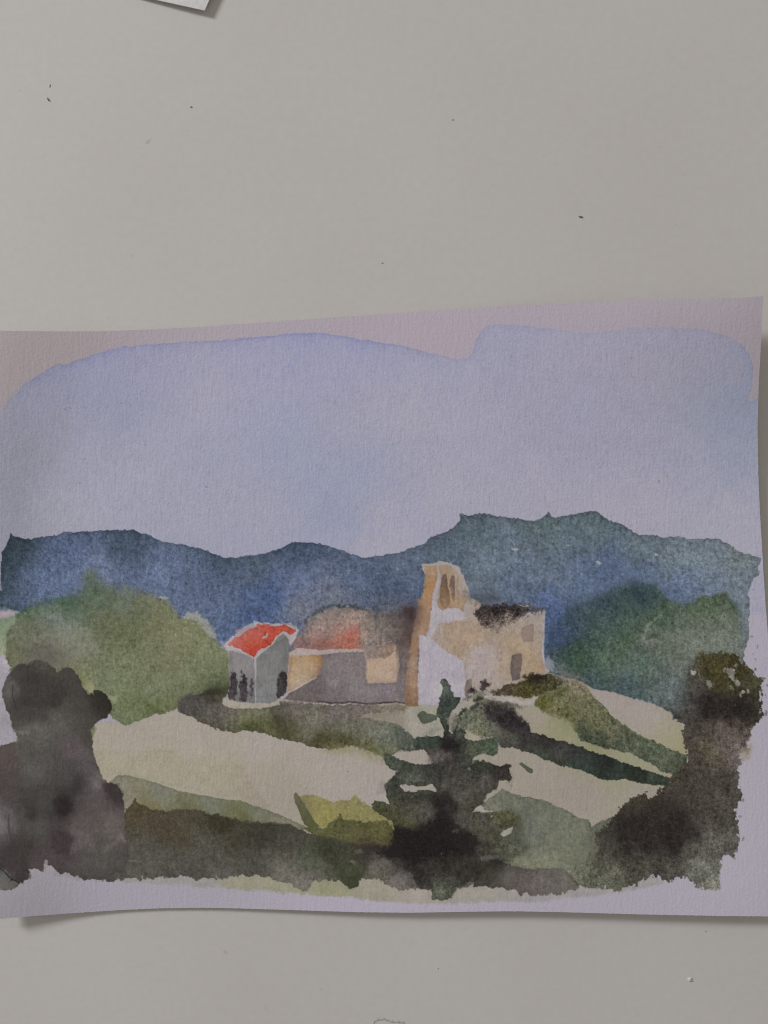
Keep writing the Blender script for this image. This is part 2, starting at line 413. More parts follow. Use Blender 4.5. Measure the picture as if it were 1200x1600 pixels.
# ---- pale field
fld = [(146, 1132), (175, 1126), (200, 1133), (240, 1118), (265, 1113), (280, 1105), (356, 1092), (640, 1092), (660, 1098),
       (760, 1080), (850, 1050), (900, 1061), (930, 1076), (955, 1081), (1000, 1094), (1030, 1104), (1048, 1114), (1070, 1136),
       (1078, 1180), (1050, 1222), (1020, 1245), (960, 1285), (900, 1310), (600, 1330), (400, 1305), (200, 1275), (152, 1215), (142, 1170)]
fldc = [(200, 1150, (157, 147, 137)), (300, 1145, (158, 148, 139)), (180, 1190, (155, 148, 127)), (260, 1200, (156, 149, 129)),
        (350, 1200, (157, 149, 132)), (330, 1228, (156, 147, 131)), (420, 1165, (159, 150, 143)), (420, 1210, (156, 145, 132)),
        (450, 1250, (150, 142, 128)), (500, 1200, (159, 149, 142)), (580, 1220, (158, 149, 143)), (560, 1180, (158, 150, 141)),
        (640, 1120, (152, 145, 132)), (680, 1110, (154, 147, 136)), (850, 1200, (150, 141, 131)), (900, 1250, (148, 139, 130)), (1000, 1240, (150, 142, 132)),
        (950, 1095, (157, 146, 142)), (1000, 1112, (158, 147, 144)), (1040, 1150, (152, 146, 118)), (1020, 1128, (158, 148, 142)), (840, 1118, (152, 142, 128)),
        (870, 1135, (140, 138, 106)), (920, 1162, (136, 135, 100)), (980, 1190, (142, 140, 110)), (700, 1200, (150, 142, 132)), (640, 1180, (156, 147, 138)),
        (1000, 1170, (144, 142, 116)), (1060, 1170, (146, 142, 108))]
wash(fld, fldc, 'painted_field', soft=1.6, warp=1.0, edge=0.05, gran=0.012, mott=0.012, swirl=10, cs=16)
# faint stacked tide line across the field
wash([(146, 1172), (170, 1170), (200, 1180), (212, 1184), (225, 1172), (250, 1170), (268, 1172), (285, 1188), (300, 1185), (318, 1180),
      (330, 1198), (345, 1192), (356, 1182), (368, 1194), (380, 1200), (390, 1225), (395, 1250), (330, 1240), (250, 1222), (190, 1208), (152, 1212)],
     (151, 144, 123), None, alpha=0.5, soft=2.2, warp=2, edge=0.09, ew=2.5)
wash([(370, 1196), (380, 1198), (392, 1225), (420, 1262), (370, 1252), (358, 1230)], (152, 138, 122), None, alpha=0.45, soft=10)

# ---- little barn
wash([(350, 1008), (360, 999), (378, 981), (398, 971), (412, 974), (432, 973), (452, 974), (468, 983), (462, 1000), (455, 1008),
      (400, 1034), (362, 1020), (352, 1015)], (166, 157, 164), 'painted_barn', soft=2.5, warp=1.2, edge=0, fade=[(385, 976, 16, 0.75)])
wash([(359, 1017), (375, 1018), (397, 1028), (399, 1050), (399, 1099), (380, 1097), (366, 1094), (357, 1088), (358, 1050)],
     [(365, 1030, (128, 122, 124)), (385, 1040, (130, 126, 128)), (378, 1070, (122, 118, 122)), (392, 1090, (118, 118, 120))],
     'painted_barn', soft=1.5, warp=0.9, edge=0.05, gran=0.025)
wash([(401, 1028), (420, 1011), (437, 995), (443, 989), (452, 999), (453, 1012), (449, 1060), (448, 1080), (432, 1096), (420, 1099), (400, 1098)],
     [(425, 1020, (116, 118, 116)), (440, 1005, (114, 117, 115)), (420, 1060, (124, 122, 122)), (410, 1090, (124, 124, 128)), (435, 1040, (120, 120, 118))],
     'painted_barn', soft=1.5, warp=0.9, edge=0.06, gran=0.025)
streak([(397, 1022), (400, 1035), (400, 1050)], 2.2, (160, 148, 152), alpha=0.75)
streak([(399, 1050), (398, 1085)], 1.6, (140, 136, 142), alpha=0.7)
wash([(357, 1009), (362, 1002), (368, 996), (385, 985), (400, 979), (404, 976), (430, 977), (445, 976), (455, 981), (463, 985),
      (459, 991), (452, 990), (444, 985), (436, 991), (430, 999), (420, 1008), (404, 1018), (398, 1026), (388, 1022), (376, 1014), (366, 1012)],
     [(368, 1000, (184, 104, 98)), (385, 990, (194, 104, 94)), (400, 983, (190, 94, 84)), (396, 1014, (178, 66, 52)), (385, 1008, (188, 80, 68)), (425, 983, (186, 80, 66)), (450, 982, (184, 84, 70)),
      (372, 1008, (186, 92, 84)), (415, 1005, (180, 70, 56)), (430, 993, (188, 76, 62)), (405, 1000, (190, 84, 70))], 'painted_barn_roof', soft=1.6, warp=1.3, rag=0.9, edge=0.12, gran=0.05, swirl=4, cs=6)
wash([(409, 998), (412, 993), (415, 993), (417, 989), (419, 990), (417, 995), (413, 997)], (178, 160, 162), 'painted_barn_roof', soft=1.2, warp=0.3)
blot(375, 985, 9, 4, (176, 138, 142), -38, alpha=0.55, soft=5)
streak([(443, 987), (452, 994), (458, 1000)], 3, (166, 156, 160), alpha=0.9)
streak([(405, 973), (420, 976), (432, 973), (452, 976), (462, 982)], 1.6, (92, 84, 100), alpha=0.45)
for n_open, pl in enumerate([[(356, 1088), (358, 1062), (362, 1051), (368, 1049), (371, 1062), (371, 1080), (368, 1094), (360, 1093)],
           [(376, 1093), (376, 1064), (379, 1049), (384, 1057), (387, 1070), (387, 1088), (384, 1096), (379, 1096)],
           [(391, 1065), (394, 1056), (397, 1062), (397, 1078), (395, 1092), (392, 1093)],
           [(432, 1088), (434, 1062), (438, 1047), (446, 1048), (449, 1058), (448, 1072), (444, 1082), (440, 1088), (434, 1092)]]):
    wash(pl, [(pl[0][0], pl[0][1], (62, 54, 58)), (pl[2][0], pl[2][1], (54, 48, 52)), (pl[-1][0], pl[-1][1], (72, 66, 70))],
         'painted_barn_opening#%d' % n_open, alpha=(0.95, 0.95, 0.75, 0.95)[n_open], soft=3.0, warp=1.6, rag=1.6, edge=0.1, gran=0.12)

for (bx, by, rx, ry, al) in ((363, 1072, 5, 22, .35), (382, 1078, 4, 18, .35), (394, 1078, 3, 18, .3), (374, 1088, 12, 8, .3), (440, 1070, 5, 20, .3), (362, 1030, 4, 10, .25), (446, 1020, 3, 24, .25)):
    blot(bx, by, rx, ry, (92, 86, 90), 2, alpha=al, soft=7, warp=1.5, rag=1.5)
streak([(358, 1016), (372, 1018), (388, 1024), (398, 1030)], 2.6, (158, 146, 148), alpha=0.6, rag=1.0)
# ---- middle farmhouse
wash([(452, 1022), (466, 1008), (560, 1008), (622, 1012), (650, 960), (656, 1000), (640, 1100), (500, 1099), (448, 1092), (450, 1050)],
     [(520, 1050, (130, 118, 118)), (480, 1045, (164, 140, 116)), (600, 1040, (160, 138, 124)), (640, 1000, (120, 100, 92)), (560, 1016, (150, 132, 128))],
     'painted_farmhouse', soft=2, warp=1.0, edge=0, gran=0.03)
wash([(558, 952), (575, 950), (592, 956), (615, 958), (640, 944), (652, 952), (650, 985), (630, 1004), (622, 1016), (612, 1006), (598, 1008), (580, 1004), (566, 1014), (556, 1010)],
     [(575, 965, (140, 122, 114)), (590, 960, (104, 98, 96)), (570, 995, (146, 126, 116)), (600, 985, (120, 108, 104)), (620, 970, (100, 90, 90)), (645, 958, (72, 60, 60)), (640, 985, (98, 84, 80)), (590, 1000, (138, 122, 114)), (622, 1000, (108, 94, 90))],
     'painted_farmhouse_roof', soft=12, warp=2.5, rag=2.5, edge=0, gran=0.065, swirl=4, cs=7)
wash([(454, 1014), (460, 1002), (470, 988), (480, 972), (490, 961), (506, 952), (530, 948), (556, 950), (562, 968), (562, 990), (563, 1013), (540, 1013), (510, 1015), (470, 1016)],
     [(495, 960, (116, 112, 112)), (530, 955, (124, 116, 112)), (478, 982, (128, 116, 116)), (505, 972, (152, 130, 124)), (540, 970, (158, 130, 122)), (555, 965, (152, 130, 122)), (490, 990, (150, 120, 114)), (530, 988, (162, 122, 112)), (552, 990, (166, 112, 98)),
      (468, 1002, (122, 102, 102)), (500, 1006, (144, 104, 94)), (545, 1005, (162, 104, 90))],
     'painted_farmhouse_roof', soft=2, warp=1.2, rag=1.2, edge=0.06, gran=0.07, swirl=4, cs=7, bleed=[(520, 948, 44, 8), (562, 970, 18, 8)])
wash([(464, 1004), (490, 1002), (520, 999), (545, 990), (560, 978), (563, 1013), (540, 1013), (510, 1015), (466, 1016)],
     [(480, 1010, (134, 92, 86)), (510, 1010, (152, 94, 84)), (545, 1004, (162, 92, 78))], None, alpha=0.7, soft=17, warp=2.0, rag=2.0, edge=0, gran=0.05)
streak([(478, 974), (484, 966), (494, 957), (506, 950), (524, 946), (548, 947), (564, 951), (580, 958)], 4.0, (58, 60, 64), alpha=0.75, soft=4.5, gran=0.16, warp=2.4, rag=2.4)
streak([(484, 962), (500, 951), (520, 947)], 6, (82, 92, 104), alpha=0.5, soft=9, rag=2)
streak([(560, 985), (560, 1012)], 2.4, (150, 120, 104), alpha=0.6)
# walls
wash([(500, 1021), (512, 1017), (568, 1017), (572, 1040), (574, 1064), (600, 1068), (620, 1066), (624, 1040), (622, 1010), (630, 985), (648, 975),
      (646, 1010), (638, 1050), (634, 1099), (500, 1098), (444, 1093), (452, 1082), (476, 1070), (495, 1058), (499, 1040)],
     [(530, 1030, (124, 114, 116)), (520, 1060, (126, 117, 119)), (555, 1050, (128, 116, 118)), (520, 1085, (118, 108, 110)), (470, 1082, (108, 98, 98)),
      (500, 1070, (106, 96, 98)), (560, 1085, (130, 120, 122)), (600, 1080, (128, 118, 124)), (628, 1040, (116, 102, 100)), (625, 1085, (124, 112, 116)),
      (640, 990, (100, 82, 78)), (575, 1055, (132, 120, 122))],
     'painted_farmhouse', soft=1.6, warp=1.0, edge=0.10, gran=0.04, swirl=5, cs=9)
wash([(451, 1030), (461, 1023), (499, 1023), (505, 1030), (502, 1050), (496, 1056), (480, 1065), (455, 1077), (450, 1060)],
     [(465, 1040, (180, 152, 122)), (485, 1038, (180, 150, 116)), (470, 1062, (178, 154, 130)), (494, 1030, (172, 130, 84)), (503, 1030, (140, 104, 72)), (503, 1048, (134, 110, 94)),
      (453, 1040, (164, 130, 92))],
     'painted_farmhouse', soft=1.6, warp=0.8, edge=0.08, gran=0.03, swirl=3, cs=7, bleed=[(504, 1040, 10, 7)])
wash([(573, 1030), (590, 1026), (602, 1024), (618, 1008), (620, 1030), (619, 1064), (596, 1065), (575, 1067), (573, 1050)],
     [(590, 1045, (184, 155, 132)), (610, 1030, (180, 150, 128)), (600, 1060, (178, 150, 130))], 'painted_farmhouse', soft=1.6, warp=0.9, edge=0.06, gran=0.025)
wash([(572, 1010), (584, 1006), (602, 1006), (611, 1003), (618, 1008), (616, 1018), (608, 1026), (596, 1028), (574, 1026)], [(580, 1016, (140, 124, 116)), (606, 1016, (148, 120, 106))], 'painted_farmhouse', soft=2, edge=0.12, gran=0.06)
streak([(598, 1007), (604, 1004), (612, 1002), (618, 1007), (618, 1014)], 1.8, (166, 146, 136), alpha=0.7)
wash([(452, 1023), (462, 1014), (470, 1013), (500, 1016), (540, 1013), (568, 1014), (569, 1018), (540, 1018), (505, 1022), (465, 1024)],
     (172, 154, 154), 'painted_farmhouse', soft=1.6, warp=0.9, rag=0.8, edge=0, alpha=0.9)
streak([(449, 1082), (470, 1071), (482, 1064), (494, 1058)], 3, (172, 158, 154), alpha=0.9)
streak([(572, 1020), (573, 1040), (572, 1052), (575, 1066)], 1.6, (166, 146, 132), alpha=0.7)
streak([(515, 1070), (522, 1062), (527, 1058)], 2.4, (148, 140, 142), alpha=0.6)
streak([(520, 1078), (528, 1066), (529, 1058)], 1.6, (150, 142, 142), alpha=0.6)
streak([(530, 1030), (540, 1023), (550, 1028)], 1.2, (124, 90, 96), alpha=0.5)
streak([(494, 1095), (520, 1098), (545, 1097), (580, 1100), (605, 1097), (634, 1098)], 3.0, (72, 62, 62), alpha=0.85, soft=2.5, gran=0.1)

# ---- church
wash([(658, 881), (672, 880), (690, 876), (705, 882), (718, 886), (721, 897), (733, 922), (735, 933), (750, 940), (755, 945), (748, 953), (800, 960), (840, 955),
      (851, 952), (850, 985), (848, 1015), (852, 1035), (858, 1050), (845, 1058), (800, 1068), (770, 1078), (724, 1092), (715, 1102),
      (654, 1102), (653, 1060), (655, 995), (666, 995), (676, 948), (665, 900)], [(690, 1050, (165, 157, 170)), (700, 960, (164, 156, 164)), (800, 1000, (164, 152, 148)), (745, 943, (166, 148, 136))],
     'painted_church', soft=1.6, warp=1.0, edge=0, gran=0.015)
wash([(661, 883), (672, 884), (682, 883), (683, 897), (680, 915), (675, 935), (674, 950), (675, 960), (671, 985), (666, 995), (655, 996),
      (654, 1020), (653, 1060), (654, 1104), (633, 1104), (636, 1040), (643, 992), (650, 960), (653, 943), (661, 926), (665, 900)],
     [(672, 893, (168, 138, 108)), (670, 915, (166, 122, 80)), (663, 945, (162, 124, 92)), (655, 960, (146, 112, 90)), (664, 978, (168, 132, 110)), (648, 1010, (150, 116, 92)),
      (648, 1040, (162, 134, 112)), (639, 1040, (140, 110, 92)), (646, 1075, (162, 130, 106)), (638, 1080, (140, 104, 80)), (640, 1100, (132, 100, 72))],
     'painted_church', soft=1.8, warp=1.0, edge=0.08, gran=0.035, swirl=4, cs=9, bleed=[(652, 955, 20, 10), (640, 1020, 22, 5)])
# tower front
wash([(685, 884), (697, 882), (712, 887), (716, 898), (720, 915), (728, 928), (731, 936), (724, 950), (726, 962), (718, 958), (714, 950), (700, 950),
      (692, 955), (685, 948), (682, 940), (684, 925), (688, 905)],
     [(695, 890, (164, 136, 110)), (708, 893, (168, 146, 128)), (718, 920, (168, 150, 142)), (700, 945, (156, 126, 98)), (722, 940, (164, 136, 112)),
      (715, 945, (162, 136, 110))], 'painted_church', soft=1.8, warp=1.0, edge=0.06, gran=0.03, swirl=3, cs=7)
streak([(688, 897), (685, 915), (681, 940)], 5.0, (162, 152, 154), alpha=0.9, region='painted_church')
streak([(663, 884), (661, 890), (665, 896)], 2.5, (166, 158, 164), alpha=0.8)
streak([(706, 884), (714, 890), (720, 896)], 5, (166, 158, 164), alpha=0.9)
wash([(689, 903), (692, 898), (697, 895), (699, 905), (700, 918), (703, 930), (702, 944), (696, 952), (690, 948), (686, 938), (687, 922)],
     [(693, 905, (122, 98, 82)), (697, 925, (138, 106, 80)), (692, 944, (146, 116, 88))], 'painted_belfry_opening', soft=1.4, warp=0.6, edge=0.15, gran=0.04)
wash([(703, 905), (706, 898), (710, 900), (711, 912), (711, 932), (709, 940), (705, 932), (702, 918)],
     [(707, 905, (124, 102, 90)), (708, 930, (144, 114, 90))], 'painted_belfry_opening#2', soft=1.4, warp=0.5, edge=0.15, gran=0.04)
streak([(701, 903), (701, 915), (704, 925), (705, 940)], 1.8, (168, 140, 112), alpha=0.8)
streak([(715, 900), (714, 920), (716, 945)], 2.2, (150, 112, 78), alpha=0.5, soft=3)
# nave wall
wash([(680, 972), (690, 971), (726, 970), (745, 966), (775, 970), (812, 968), (830, 963), (846, 958), (849, 975), (846, 1000), (847, 1030), (854, 1052),
      (830, 1058), (800, 1064), (775, 1076), (735, 1087), (726, 1088), (726, 1060), (723, 1032), (712, 1024), (700, 1020), (684, 1006), (672, 998), (672, 990)],
     [(682, 988, (166, 148, 140)), (706, 985, (166, 142, 122)), (700, 1003, (167, 146, 130)), (745, 1000, (166, 143, 122)), (718, 1020, (166, 142, 118)), (748, 1022, (168, 154, 156)),
      (740, 1045, (169, 156, 158)), (762, 1055, (167, 150, 142)), (745, 1072, (160, 144, 138)), (775, 1020, (164, 148, 142)), (790, 1010, (167, 146, 124)), (800, 985, (160, 144, 130)), (825, 972, (166, 150, 140)),
      (843, 965, (166, 154, 148)), (830, 1025, (167, 142, 114)), (842, 1045, (162, 134, 108)), (805, 1000, (166, 147, 124)), (785, 1050, (166, 148, 132)), (845, 1010, (166, 148, 136)),
      (822, 1050, (166, 144, 118)), (760, 985, (160, 142, 124))],
     'painted_church', soft=2.0, warp=1.2, edge=0.05, gran=0.03, swirl=5, cs=9)
wash([(693, 980), (700, 973), (735, 972), (752, 985), (745, 1005), (728, 1012), (725, 1026), (712, 1022), (705, 1008), (695, 1000)], (164, 138, 114), None, alpha=0.5, soft=2.4, edge=0.12)
wash([(776, 1005), (800, 985), (815, 1000), (816, 1018), (798, 1024), (796, 1050), (778, 1050)], (167, 142, 112), None, alpha=0.35, soft=5, edge=0.08)
wash([(815, 983), (822, 977), (832, 974), (834, 985), (833, 1002), (818, 1003), (814, 992)], (146, 124, 114), 'painted_church_window', soft=1.6, warp=0.7, edge=0.15, alpha=0.85)
wash([(798, 1024), (806, 1021), (815, 1020), (817, 1030), (814, 1042), (812, 1060), (799, 1064), (797, 1045)],
     [(803, 1028, (116, 100, 94)), (812, 1035, (128, 112, 98)), (802, 1055, (116, 102, 98))], 'painted_church_door', soft=1.6, warp=0.7, edge=0.14, gran=0.04)
wash([(725, 1074), (729, 1062), (736, 1060), (738, 1072), (738, 1082), (727, 1090)], (134, 116, 108), 'painted_church_door#2', soft=2, warp=0.7)
wash([(676, 946), (686, 950), (694, 957), (704, 951), (716, 951), (725, 957), (727, 966), (712, 970), (692, 973), (682, 978), (678, 990), (672, 998), (654, 998), (655, 994), (666, 993), (672, 972)],
     (170, 162, 172), 'painted_church', soft=1.8, warp=1.4, rag=1.0, edge=0, alpha=0.92)
wash([(655, 998), (672, 996), (684, 1008), (700, 1021), (713, 1025), (723, 1034), (726, 1060), (724, 1088), (700, 1098), (655, 1098)], (171, 163, 177), None, soft=3, warp=1.8, edge=0, alpha=0.8)
wash([(728, 1012), (765, 1006), (778, 1030), (772, 1062), (735, 1070), (728, 1045)], (172, 158, 156), None, soft=14, warp=3, edge=0, alpha=0.45)
# dark scrubbed nave roof
wash([(738, 960), (742, 950), (757, 945), (775, 946), (790, 942), (812, 945), (835, 947), (850, 951), (846, 955), (826, 957), (812, 966), (800, 972), (785, 978),
      (770, 986), (756, 980), (745, 966)],
     [(748, 955, (64, 57, 58)), (775, 953, (48, 42, 44)), (800, 949, (60, 54, 55)), (840, 951, (92, 85, 88)), (765, 976, (122, 106, 98)), (795, 968, (118, 104, 96)), (755, 966, (84, 74, 70))],
     'painted_church_roof', soft=6, warp=2.5, rag=3.0, edge=0, gran=0.18, swirl=4, cs=7)
streak([(808, 945), (818, 947), (826, 946)], 2, (158, 150, 150), alpha=0.8)
blot(740, 932, 14, 8, (72, 82, 96), 20, alpha=0.45, soft=14, rag=2)
blot(765, 936, 20, 7, (70, 74, 84), -5, alpha=0.5, soft=12, rag=2)
streak([(851, 955), (850, 985), (848, 1000), (849, 1030), (857, 1048)], 3.4, (164, 158, 164), alpha=0.85, region='painted_church')
blot(858, 1036, 7, 13, (126, 130, 146), -15, alpha=0.75, soft=5)
blot(646, 965, 10, 26, (72, 60, 62), 12, alpha=0.45, soft=22, rag=2)

# ---- ground and verges round the buildings
wash([(277, 1112), (279, 1094), (298, 1085), (330, 1080), (346, 1086), (352, 1094), (372, 1104), (410, 1106), (440, 1097), (470, 1096), (500, 1100), (634, 1102),
      (640, 1108), (632, 1112), (600, 1112), (580, 1122), (606, 1127), (625, 1132), (640, 1148), (650, 1156), (640, 1168), (625, 1172), (610, 1182), (600, 1186), (590, 1180), (560, 1169),
      (542, 1164), (528, 1171), (490, 1168), (470, 1160), (440, 1154), (400, 1142), (385, 1141), (360, 1143), (340, 1140), (310, 1126), (295, 1117)],
     [(300, 1098, (84, 81, 78)), (330, 1084, (70, 66, 58)), (335, 1112, (98, 93, 86)), (365, 1108, (106, 99, 90)), (385, 1122, (116, 116, 86)),
      (412, 1116, (112, 112, 88)), (395, 1138, (80, 84, 52)), (442, 1108, (96, 88, 84)), (430, 1128, (76, 72, 54)), (455, 1140, (82, 80, 56)), (470, 1104, (112, 104, 98)),
      (490, 1125, (116, 112, 98)), (545, 1138, (110, 110, 94)), (505, 1158, (72, 70, 46)), (540, 1158, (82, 80, 52)), (580, 1140, (112, 113, 100)), (480, 1140, (104, 100, 84)),
      (575, 1168, (106, 106, 66)), (602, 1152, (112, 115, 102)), (630, 1152, (88, 96, 86)), (600, 1176, (110, 113, 86)), (560, 1108, (114, 104, 100)),
      (610, 1106, (128, 116, 102)), (520, 1108, (112, 102, 98)), (630, 1106, (128, 112, 92)), (420, 1140, (92, 92, 60))],
     'painted_verge', soft=1.6, warp=1.8, rag=1.2, edge=0.12, gran=0.07, swirl=6, cs=8,
     bleed=[(290, 1085, 20, 8), (340, 1082, 20, 10), (620, 1108, 30, 8), (590, 1115, 30, 10), (570, 1180, 30, 8), (460, 1098, 25, 8)])
wash([(560, 1119), (580, 1114), (620, 1112), (655, 1104), (683, 1112), (683, 1140), (660, 1150), (648, 1153), (638, 1144), (625, 1131), (604, 1125)],
     [(600, 1118, (136, 126, 110)), (660, 1130, (154, 146, 136)), (680, 1112, (146, 146, 130))], 'painted_field', soft=3, alpha=0.95, edge=0.03, gran=0.02)
blot(530, 1170, 30, 7, (128, 124, 80), 6, alpha=0.5, soft=14)
blot(578, 1180, 30, 6, (132, 128, 82), 20, alpha=0.5, soft=12)
wash([(352, 1088), (362, 1096), (382, 1098), (400, 1099), (418, 1100), (436, 1092), (438, 1101), (424, 1102), (412, 1102), (395, 1104), (382, 1108), (362, 1107), (348, 1100)],
     (161, 152, 138), 'painted_verge', soft=1.8, warp=1.2, edge=0)
blot(334, 1081, 16, 6, (54, 52, 42), -8, alpha=0.7, soft=9, rag=2)
blot(666, 1110, 22, 8, (140, 142, 124), 0, alpha=0.5, soft=14)

# green-grey ground between church and conifer
wash([(704, 1142), (707, 1122), (722, 1112), (736, 1098), (738, 1084), (752, 1080), (770, 1090), (800, 1097), (818, 1099), (812, 1104), (784, 1107), (790, 1130), (776, 1152), (750, 1153), (725, 1142)],
     [(720, 1100, (110, 112, 104)), (745, 1112, (106, 112, 92)), (760, 1100, (112, 108, 96)), (745, 1135, (118, 118, 92)), (770, 1140, (98, 100, 84)), (725, 1125, (104, 108, 92)), (800, 1101, (112, 106, 94))],
     'painted_verge#2', soft=5, warp=3.0, rag=2.6, edge=0.04, gran=0.11, swirl=6, cs=8)
for (bx, by, rx, ry, a, c) in ((722, 1112, 9, 3, -30, (56, 54, 50)), (742, 1103, 9, 3.5, -28, (64, 62, 58)), (735, 1080, 6, 3, -35, (70, 62, 60)),
                               (757, 1070, 7, 10, 10, (62, 52, 54)), (739, 1078, 5, 4, 0, (56, 48, 50)), (728, 1092, 10, 3, -35, (88, 88, 82)), (748, 1092, 8, 3, -20, (62, 58, 52)),
                               (780, 1082, 12, 3, 5, (66, 58, 54))):
    blot(bx, by, rx, ry, c, a, alpha=0.85, soft=4, rag=1.6, gran=0.12)
for (bx, by, rx, ry, a) in ((714, 1110, 7, 2, -25), (724, 1098, 6, 3, -50), (704, 1123, 3.5, 9, 15), (718, 1102, 3, 2, 0), (768, 1086, 3, 2, 0)):
    blot(bx, by, rx, ry, (158, 150, 146), a, alpha=0.8, soft=2)

# hedge below the nave
wash([(770, 1088), (778, 1078), (792, 1070), (820, 1061), (816, 1056), (830, 1052), (850, 1054), (872, 1056), (886, 1064), (870, 1076), (846, 1086), (820, 1092), (800, 1088), (784, 1086)],
     [(785, 1080, (88, 76, 62)), (810, 1076, (80, 75, 48)), (840, 1056, (52, 44, 40)), (830, 1080, (80, 78, 46)), (860, 1070, (80, 78, 52)), (880, 1062, (92, 84, 70))],
     'painted_hedge', soft=2.5, warp=2, rag=1.4, edge=0.05, gran=0.13, swirl=3, cs=6, bleed=[(880, 1062, 16, 9), (830, 1053, 20, 5)])
streak([(756, 1088), (780, 1091), (806, 1096), (818, 1099), (838, 1094), (856, 1084)], 8, (164, 157, 154), alpha=0.95, soft=3, region='painted_field', warp=1.5)
blot(790, 1103, 28, 4.5, (112, 106, 92), 2, alpha=0.75, soft=4, rag=1.4, gran=0.1)
blot(890, 1055, 22, 6, (104, 104, 100), 12, alpha=0.6, soft=12, rag=2)

# sloping green bank on the right
wash([(832, 1098), (840, 1090), (856, 1081), (880, 1069), (898, 1060), (912, 1068), (930, 1090), (960, 1122), (1000, 1149), (1050, 1171), (1074, 1181), (1072, 1192),
      (1056, 1212), (1040, 1206), (1010, 1190), (985, 1176), (965, 1174), (938, 1166), (908, 1156), (900, 1144), (892, 1132), (878, 1122), (855, 1116)],
     [(846, 1098, (98, 98, 50)), (885, 1085, (110, 108, 76)), (905, 1072, (126, 116, 94)), (885, 1108, (100, 100, 64)), (930, 1128, (102, 102, 72)), (920, 1110, (108, 106, 78)),
      (912, 1150, (72, 80, 66)), (935, 1155, (74, 82, 68)), (950, 1145, (106, 104, 80)), (970, 1160, (82, 90, 74)), (1000, 1168, (88, 98, 78)), (1040, 1186, (88, 97, 78)), (1060, 1195, (84, 90, 74)), (865, 1112, (118, 116, 82))],
     'painted_bank', soft=2, warp=1.8, rag=1.3, edge=0.08, gran=0.10, swirl=6, cs=8, bleed=[(870, 1120, 26, 12), (905, 1065, 22, 10)])
blot(878, 1080, 12, 3, (76, 80, 40), -25, alpha=0.6, soft=5, rag=1.5)
blot(885, 1132, 22, 10, (134, 134, 92), 35, alpha=0.4, soft=14)

# long dark hedge line
wash([(758, 1098), (772, 1096), (792, 1104), (812, 1118), (826, 1132), (830, 1143), (880, 1158), (930, 1175), (1000, 1200), (1035, 1211), (1050, 1219), (1040, 1227),
      (1015, 1226), (980, 1218), (965, 1217), (950, 1220), (935, 1216), (910, 1203), (885, 1198), (868, 1194), (850, 1185), (838, 1179), (815, 1175), (800, 1167), (782, 1166), (770, 1150), (758, 1125)],
     [(775, 1105, (104, 98, 92)), (790, 1118, (62, 56, 60)), (815, 1132, (62, 57, 60)), (825, 1150, (64, 62, 62)), (860, 1162, (58, 54, 54)), (870, 1175, (74, 72, 70)), (800, 1150, (84, 84, 76)),
      (900, 1178, (60, 62, 60)), (900, 1195, (62, 74, 66)), (960, 1200, (62, 72, 65)), (1020, 1216, (66, 77, 66)), (850, 1182, (70, 78, 66)), (765, 1140, (104, 106, 92)), (950, 1190, (46, 50, 46)), (1000, 1206, (50, 55, 48))],
     'painted_hedge#2', soft=1.6, warp=1.6, rag=1.1, edge=0.16, gran=0.08, swirl=5, cs=8,
     bleed=[(765, 1110, 34, 26), (790, 1106, 28, 20), (815, 1120, 16, 8)])
wash([(752, 1104), (768, 1098), (786, 1102), (806, 1116), (824, 1134), (812, 1142), (788, 1136), (766, 1124)], (50, 45, 48), None, alpha=0.75, soft=11, warp=3, rag=3, edge=0, gran=0.15)
wash([(811, 1193), (815, 1191), (822, 1195), (833, 1203), (832, 1207), (827, 1208), (820, 1202)], (88, 95, 78), 'painted_leaf', soft=1.3, warp=0.6, edge=0.14)

# grey-green slope right of the conifer
wash([(744, 1268), (752, 1258), (760, 1250), (775, 1238), (784, 1232), (800, 1240), (850, 1250), (880, 1263), (905, 1278), (918, 1281), (924, 1292), (940, 1282), (960, 1275), (950, 1310),
      (925, 1340), (905, 1360), (880, 1360), (820, 1364), (760, 1356), (740, 1340), (736, 1300)],
     [(800, 1255, (108, 111, 98)), (770, 1250, (116, 117, 102)), (850, 1280, (110, 113, 98)), (905, 1295, (114, 117, 100)), (830, 1302, (104, 108, 98)), (870, 1330, (114, 117, 98)),
      (900, 1320, (114, 117, 97)), (820, 1346, (124, 124, 102)), (860, 1350, (126, 126, 104)), (800, 1325, (84, 86, 74)), (790, 1280, (98, 100, 86)), (930, 1310, (100, 104, 88))],
     'painted_slope', soft=1.6, warp=1.4, edge=0.16, gran=0.045, swirl=8, cs=12)
streak([(790, 1322), (812, 1330), (838, 1322), (852, 1314), (850, 1300)], 3, (86, 90, 78), alpha=0.5, soft=4, warp=2)

